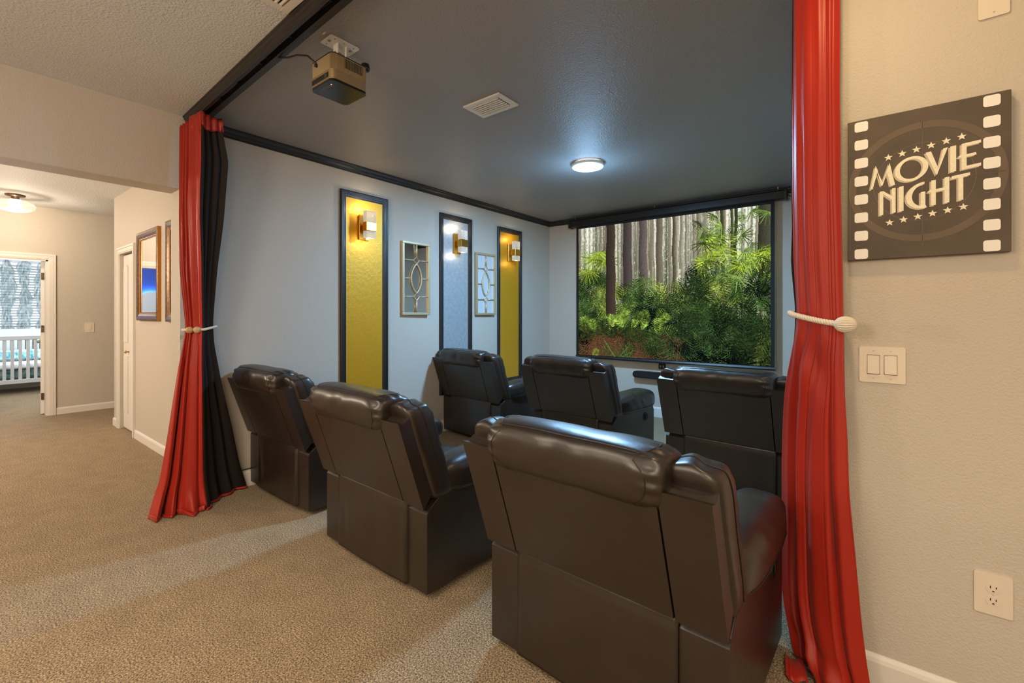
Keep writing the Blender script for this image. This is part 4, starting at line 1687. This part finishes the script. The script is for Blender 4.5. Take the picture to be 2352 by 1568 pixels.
# N I G H T
letter([[(.0425, 1.6860), (.0520, 1.6868), (.0520, 1.7700), (.0425, 1.7690)],
        [(.0425, 1.7690), (.0520, 1.7700), (.0760, 1.7485), (.0760, 1.7345)],
        [(.0750, 1.6900), (.0848, 1.6912), (.0848, 1.7760), (.0750, 1.7750)]], 'N')
letter([[(.0935, 1.6925), (.1055, 1.6938), (.1055, 1.7785), (.0935, 1.7772)]], 'I')
letter([[(.1490, 1.7500), (.1605, 1.7512), (.1605, 1.6985), (.1490, 1.6960)]], 'G', (.1560, 1.7395, .0440, .0440, .0150, .0085, PI * .48, PI * 1.56, .10))
letter([[(.1750, 1.7010), (.1862, 1.7020), (.1862, 1.7850), (.1750, 1.7840)],
        [(.2070, 1.7045), (.2185, 1.7058), (.2185, 1.7895), (.2070, 1.7882)],
        [(.1750, 1.7440), (.2070, 1.7475), (.2070, 1.7565), (.1750, 1.7530)], [(.1665, 1.7470), (.1750, 1.7440), (.1750, 1.7530), (.1720, 1.7550)]], 'H')
letter([[(.2240, 1.7795), (.2665, 1.7850), (.2665, 1.7945), (.2240, 1.7895)], [(.2395, 1.7080), (.2510, 1.7093), (.2510, 1.7850), (.2395, 1.7840)]], 'T')


def wall_plate(name, loc, w, h, label, cat):
    t = thing(name, label, cat, loc)
    b = bmesh.new()
    prism(b, rrect(w, h, .006, 4), -.006, 0, 'Y', .002, 2)
    obj('plate', b, M_PLATE, t)
    return t


def screw(t, x, z, y=-.006):
    b = bmesh.new()
    tube(b, [(x, y - .0012, z), (x, y + .001, z)], .0032, 10)
    s = obj('screw', b, M_PLATE, t)
    obj('screw_slot', bx(x - .0022, x + .0022, y - .0016, y - .0011, z - .0004, z + .0004), M_DARKHOLE, s)


sw = wall_plate('light_switch', (.0490, YS, 1.161), .127, .127, 'double rocker light switch plate below the canvas', 'light switch')
for dx in (-.0235, .0235):
    obj('switch_bezel', bx(dx - .0180, dx + .0180, -.0064, -.0050, -.0345, .0345), M_DARKHOLE, sw)
    b = bmesh.new()
    prism(b, [(-.0062, -.0330), (-.0125, -.0320), (-.0095, .0), (-.0066, .0330), (-.0055, .0330), (-.0055, -.033)], dx - .0168, dx + .0168, 'X', .0008, 1)
    obj('rocker', b, M_PLATE, sw)
    screw(sw, dx, .049)
    screw(sw, dx, -.049)
ou = wall_plate('power_outlet', (.3215, YS, .4525), .086, .131, 'white double power outlet low on the cream wall', 'outlet')
for dz in (.0195, -.0195):
    b = bmesh.new()
    pf = []
    for k in range(32):
        a = 2 * PI * k / 32
        pf.append((.0170 * math.cos(a), dz + max(-.0138, min(.0138, .0172 * math.sin(a)))))
    prism(b, pf, -.0078, -.0050, 'Y', .0006, 1)
    rc_ = obj('receptacle', b, M_PLATE, ou)
    for (x, w, h) in ((-.0064, .0022, .0078), (.0064, .0022, .0066)):
        obj('slot', bx(x - w / 2, x + w / 2, -.0082, -.0070, dz + .0035 - h / 2, dz + .0035 + h / 2), M_DARKHOLE, rc_)
    b = bmesh.new()
    prism(b, [(-.0026, dz - .0105), (.0026, dz - .0105), (.0026, dz - .0082), (.0014, dz - .0066), (-.0014, dz - .0066), (-.0026, dz - .0082)], -.0082, -.0070, 'Y')
    obj('slot', b, M_DARKHOLE, rc_)
screw(ou, 0, 0)
bp = wall_plate('blank_plate', (.323, YS, 2.345), .0700, .125, 'blank ivory cover plate at the top right above the canvas', 'cover plate')
screw(bp, 0, -.048)

# ------------------------------------------------------------------ the hall
def framed_mirror(x0, x1, z0, z1, label):
    t = thing('framed_mirror', label, 'mirror', ((x0 + x1) / 2, YM, z0), 0, 'bronze framed mirrors in the hall')
    w = (x1 - x0) / 2
    h = z1 - z0
    steps = [(0, 0), (0, -.027), (.008, -.032), (.022, -.034), (.046, -.028), (.066, -.018), (.072, -.019), (.076, -.014), (.084, -.013), (.084, 0)]
    cn = lambda i: [(-w + i, i), (w - i, i), (w - i, h - i), (-w + i, h - i)]
    for s in range(4):
        b = bmesh.new()
        rows = []
        for (i, d) in steps:
            c = cn(i)
            rows.append((b.verts.new((c[s][0], d, c[s][1])), b.verts.new((c[(s + 1) % 4][0], d, c[(s + 1) % 4][1]))))
        fs = []
        for q, (r0, r1) in enumerate(zip(rows[:-1], rows[1:])):
            f = b.faces.new((r0[0], r0[1], r1[1], r1[0]))
            f.material_index = 1 if q in (0, 5, 6) else 0
        b.faces.new([r[0] for r in rows])
        b.faces.new([r[1] for r in rows][::-1])
        obj('frame_side', b, (M_BRONZE, M_BRONZEG), t)
    obj('mirror_pane', bx(-w + .078, w - .078, -.010, -.005, .078, h - .078), M_MIRROR, t)
    return t


framed_mirror(-6.060, -5.330, 1.275, 2.185, 'bronze framed mirror in the hall nearest the closet door')
framed_mirror(-5.090, -4.360, 1.27, 2.195, 'bronze framed mirror in the hall half hidden by the opening')

hs = thing('light_switch', 'single light switch plate on the end wall of the hall', 'light switch', (XF, 1.327, 1.156))
b = bmesh.new()
prism(b, rrect(.095, .135, .006, 3), 0, .006, 'X', .002, 1)
obj('plate', b, M_PLATE, hs)
obj('rocker', bx(.0055, .010, -.018, .018, -.034, .034, .001, 1), M_PLATE, hs)

hl = thing('hall_ceiling_light', 'hall ceiling light with brass base and flattened glass globe', 'ceiling light', (-7.847, .582, HC))
b = bmesh.new()
lathe(b, [(0, 0), (.085, 0), (.085, -.012), (.078, -.020), (.035, -.024), (.035, -.062), (0, -.062)], 28)
obj('brass_base', b, M_BRONZE, hl, True)
b = bmesh.new()
lathe(b, [(.036, -.055), (.10, -.068), (.155, -.095), (.172, -.125), (.160, -.160), (.115, -.186), (.05, -.200), (0, -.203)], 32)
obj('glass_globe', b, M_LAMPGLASS, hl, True)
b = bmesh.new()
lathe(b, [(0, -.062), (.014, -.064), (.03, -.10), (.028, -.13), (.0, -.145)], 14)
obj('bulb', b, M_BULB, hl, True)

# ------------------------------------------------------------------ the bedroom beyond the hall
win = thing('window_1', 'bedroom window with white frame and glass behind blinds', 'window', (XN, (WY0 + WY1) / 2, WZ0))
win['kind'] = 'structure'
ww, wh = (WY1 - WY0) / 2, WZ1 - WZ0
b = bmesh.new()
for (a0, a1, z0, z1) in ((-ww, ww, 0, .04), (-ww, ww, wh - .04, wh), (-ww, -ww + .04, .04, wh - .04), (ww - .04, ww, .04, wh - .04), (-ww + .04, ww - .04, wh / 2 - .02, wh / 2 + .02)):
    box(b, -.09, -.04, a0, a1, z0, z1)
obj('window_frame', b, M_TRIMW, win)
gl = mat('window_glass', (1, 1, 1, 1), 0.02, trans=1.0)
obj('pane', bx(-.068, -.064, -ww + .04, ww - .04, .04, wh - .04), gl, win)
bl = thing('window_blind', 'white horizontal slat blind in the bedroom window', 'blind', (XN, (WY0 + WY1) / 2, WZ0))
obj('head_rail', bx(-.035, .012, -ww + .01, ww - .01, wh - .05, wh - .004), M_BLIND, bl)
ns = 27
for k in range(ns):
    z = .02 + k * (wh - .08) / ns
    b = bmesh.new()
    prism(b, [(-.028, z - .008), (.010, z + .014), (.012, z + .011), (-.026, z - .011)], -ww + .012, ww - .012, 'Y')
    obj('slat', b, M_BLIND, bl)


def sheer(yc, w, label, seed):
    def f(p, z):
        t = z
        zz = .98 + t * 1.34
        taper = .45 + .55 * abs(math.sin(t * 4.2 + seed)) ** .7 + .12 * math.sin(t * 31 + seed * 3)
        y = yc + (p - .5) * w * taper + .012 * math.sin(t * 9 + seed)
        x = XN + .055 + .018 * math.sin(p * 22 + 3 * math.sin(t * 7 + seed)) + .022 * math.sin(t * 46 + abs(p - .5) * 14 + seed)
        return Vector((x, y, zz - .05 * abs(p - .5) * 2))
    t = thing('sheer_curtain', label, 'curtain', (0, 0, 0), 0, 'ruffled sheers at the bedroom window')
    sheet('gathered_fabric', f, [i / 60 for i in range(61)], [i / 24 for i in range(25)], M_SHEER, t, .002)
    b = bmesh.new()
    tube(b, [f(.5, k / 40) + Vector((.024, 0, 0)) for k in range(41)], .004, 5)
    obj('shirring_cord', b, M_SHEER, t, True)


sheer(.60, .17, 'grey ruffled sheer curtain at the left side of the bedroom window', .4)
sheer(.80, .19, 'grey ruffled sheer curtain second from the left at the bedroom window', 1.9)
sheer(1.01, .18, 'grey ruffled sheer curtain third from the left at the bedroom window', 3.4)
sheer(1.22, .17, 'grey ruffled sheer curtain beside the open bedroom door', 5.1)
rod = tag(obj('curtain_rod', tube(bmesh.new(), [(XN + .055, .36, 2.345), (XN + .055, 2.0, 2.345)], .011, 10), M_BRONZE, None, True), 'thin rod carrying the sheers over the bedroom window', 'curtain rod')

cr = thing('crib', 'white slatted baby crib under the bedroom window', 'crib', (-11.585, .98, 0))
CL, CWd = .70, .35          # half length along Y, half width along X
for sx in (-1, 1):
    for sy in (-1, 1):
        obj('post', bx(sx * CWd - .025, sx * CWd + .025, sy * CL - .025, sy * CL + .025, 0, .98, .004, 1), M_CRIB, cr)
    z_top = .975 if sx > 0 else 1.07
    obj('top_rail', bx(sx * CWd - .022, sx * CWd + .022, -CL + .025, CL - .025, z_top - .07, z_top, .006, 1), M_CRIB, cr)
    obj('bottom_rail', bx(sx * CWd - .020, sx * CWd + .020, -CL + .025, CL - .025, .17, .24, .006, 1), M_CRIB, cr)
    for k in range(15):
        y = -CL + .07 + k * (2 * CL - .14) / 14
        obj('slat', bx(sx * CWd - .009, sx * CWd + .009, y - .021, y + .021, .235, z_top - .065, .003, 1), M_CRIB, cr)
obj('headboard', bx(-CWd + .02, -CWd + .045, -CL + .02, CL - .02, .93, 1.075, .004, 1), M_CRIB, cr)
for sy in (-1, 1):
    obj('end_panel', bx(-CWd + .025, CWd - .025, sy * CL - .012, sy * CL + .012, .20, .93, .004, 1), M_CRIB, cr)
tag(obj('crib_mattress', Pillow((-11.585, .98, .46), (.315, .66, .06), 6, None, 8).mesh(), M_MATTRESS, None, True), 'white mattress lying inside the crib', 'mattress')
tag(obj('crib_blanket', Pillow((-11.70, .98, .63), (.10, .64, .082), 4, lambda q, w: w + Vector((0, 0, .02 * nz(w, 7))), 14).mesh(), M_TEAL, None, True), 'teal patterned bumper resting at the back of the crib mattress', 'bedding')
tag(obj('crib_skirt', bx(-11.82, -11.35, .34, 1.62, .26, .395, .006, 1), M_TEAL), 'dark teal skirt under the crib mattress', 'bedding')

# arched headboard glowing blue, seen only in the hall mirror
hb = thing('arched_headboard', 'white arched headboard with blue glow seen in the hall mirror', 'headboard', (XN + .06, -.20, 0))
pf = [(-.55, .30)]
for k in range(25):
    a = -1 + 2 * k / 24
    pf.append((.55 * a, 1.52 + .30 * (.5 + .5 * math.cos(PI * a)) ** 1.1))
pf.append((.55, .30))
b = bmesh.new()
prism(b, pf, 0, .035, 'X', .004, 1)
obj('board', b, M_CRIB, hb)
for s in (-1, 1):
    obj('leg', bx(0, .035, s * .5 - .03, s * .5 + .03, 0, .31), M_CRIB, hb)
b = bmesh.new()
tube(b, [(-.018, p[0] * .97, p[1] - .012) for p in pf[1:-1]], .010, 6)
obj('light_strip', b, M_BLUELED, hb, True)
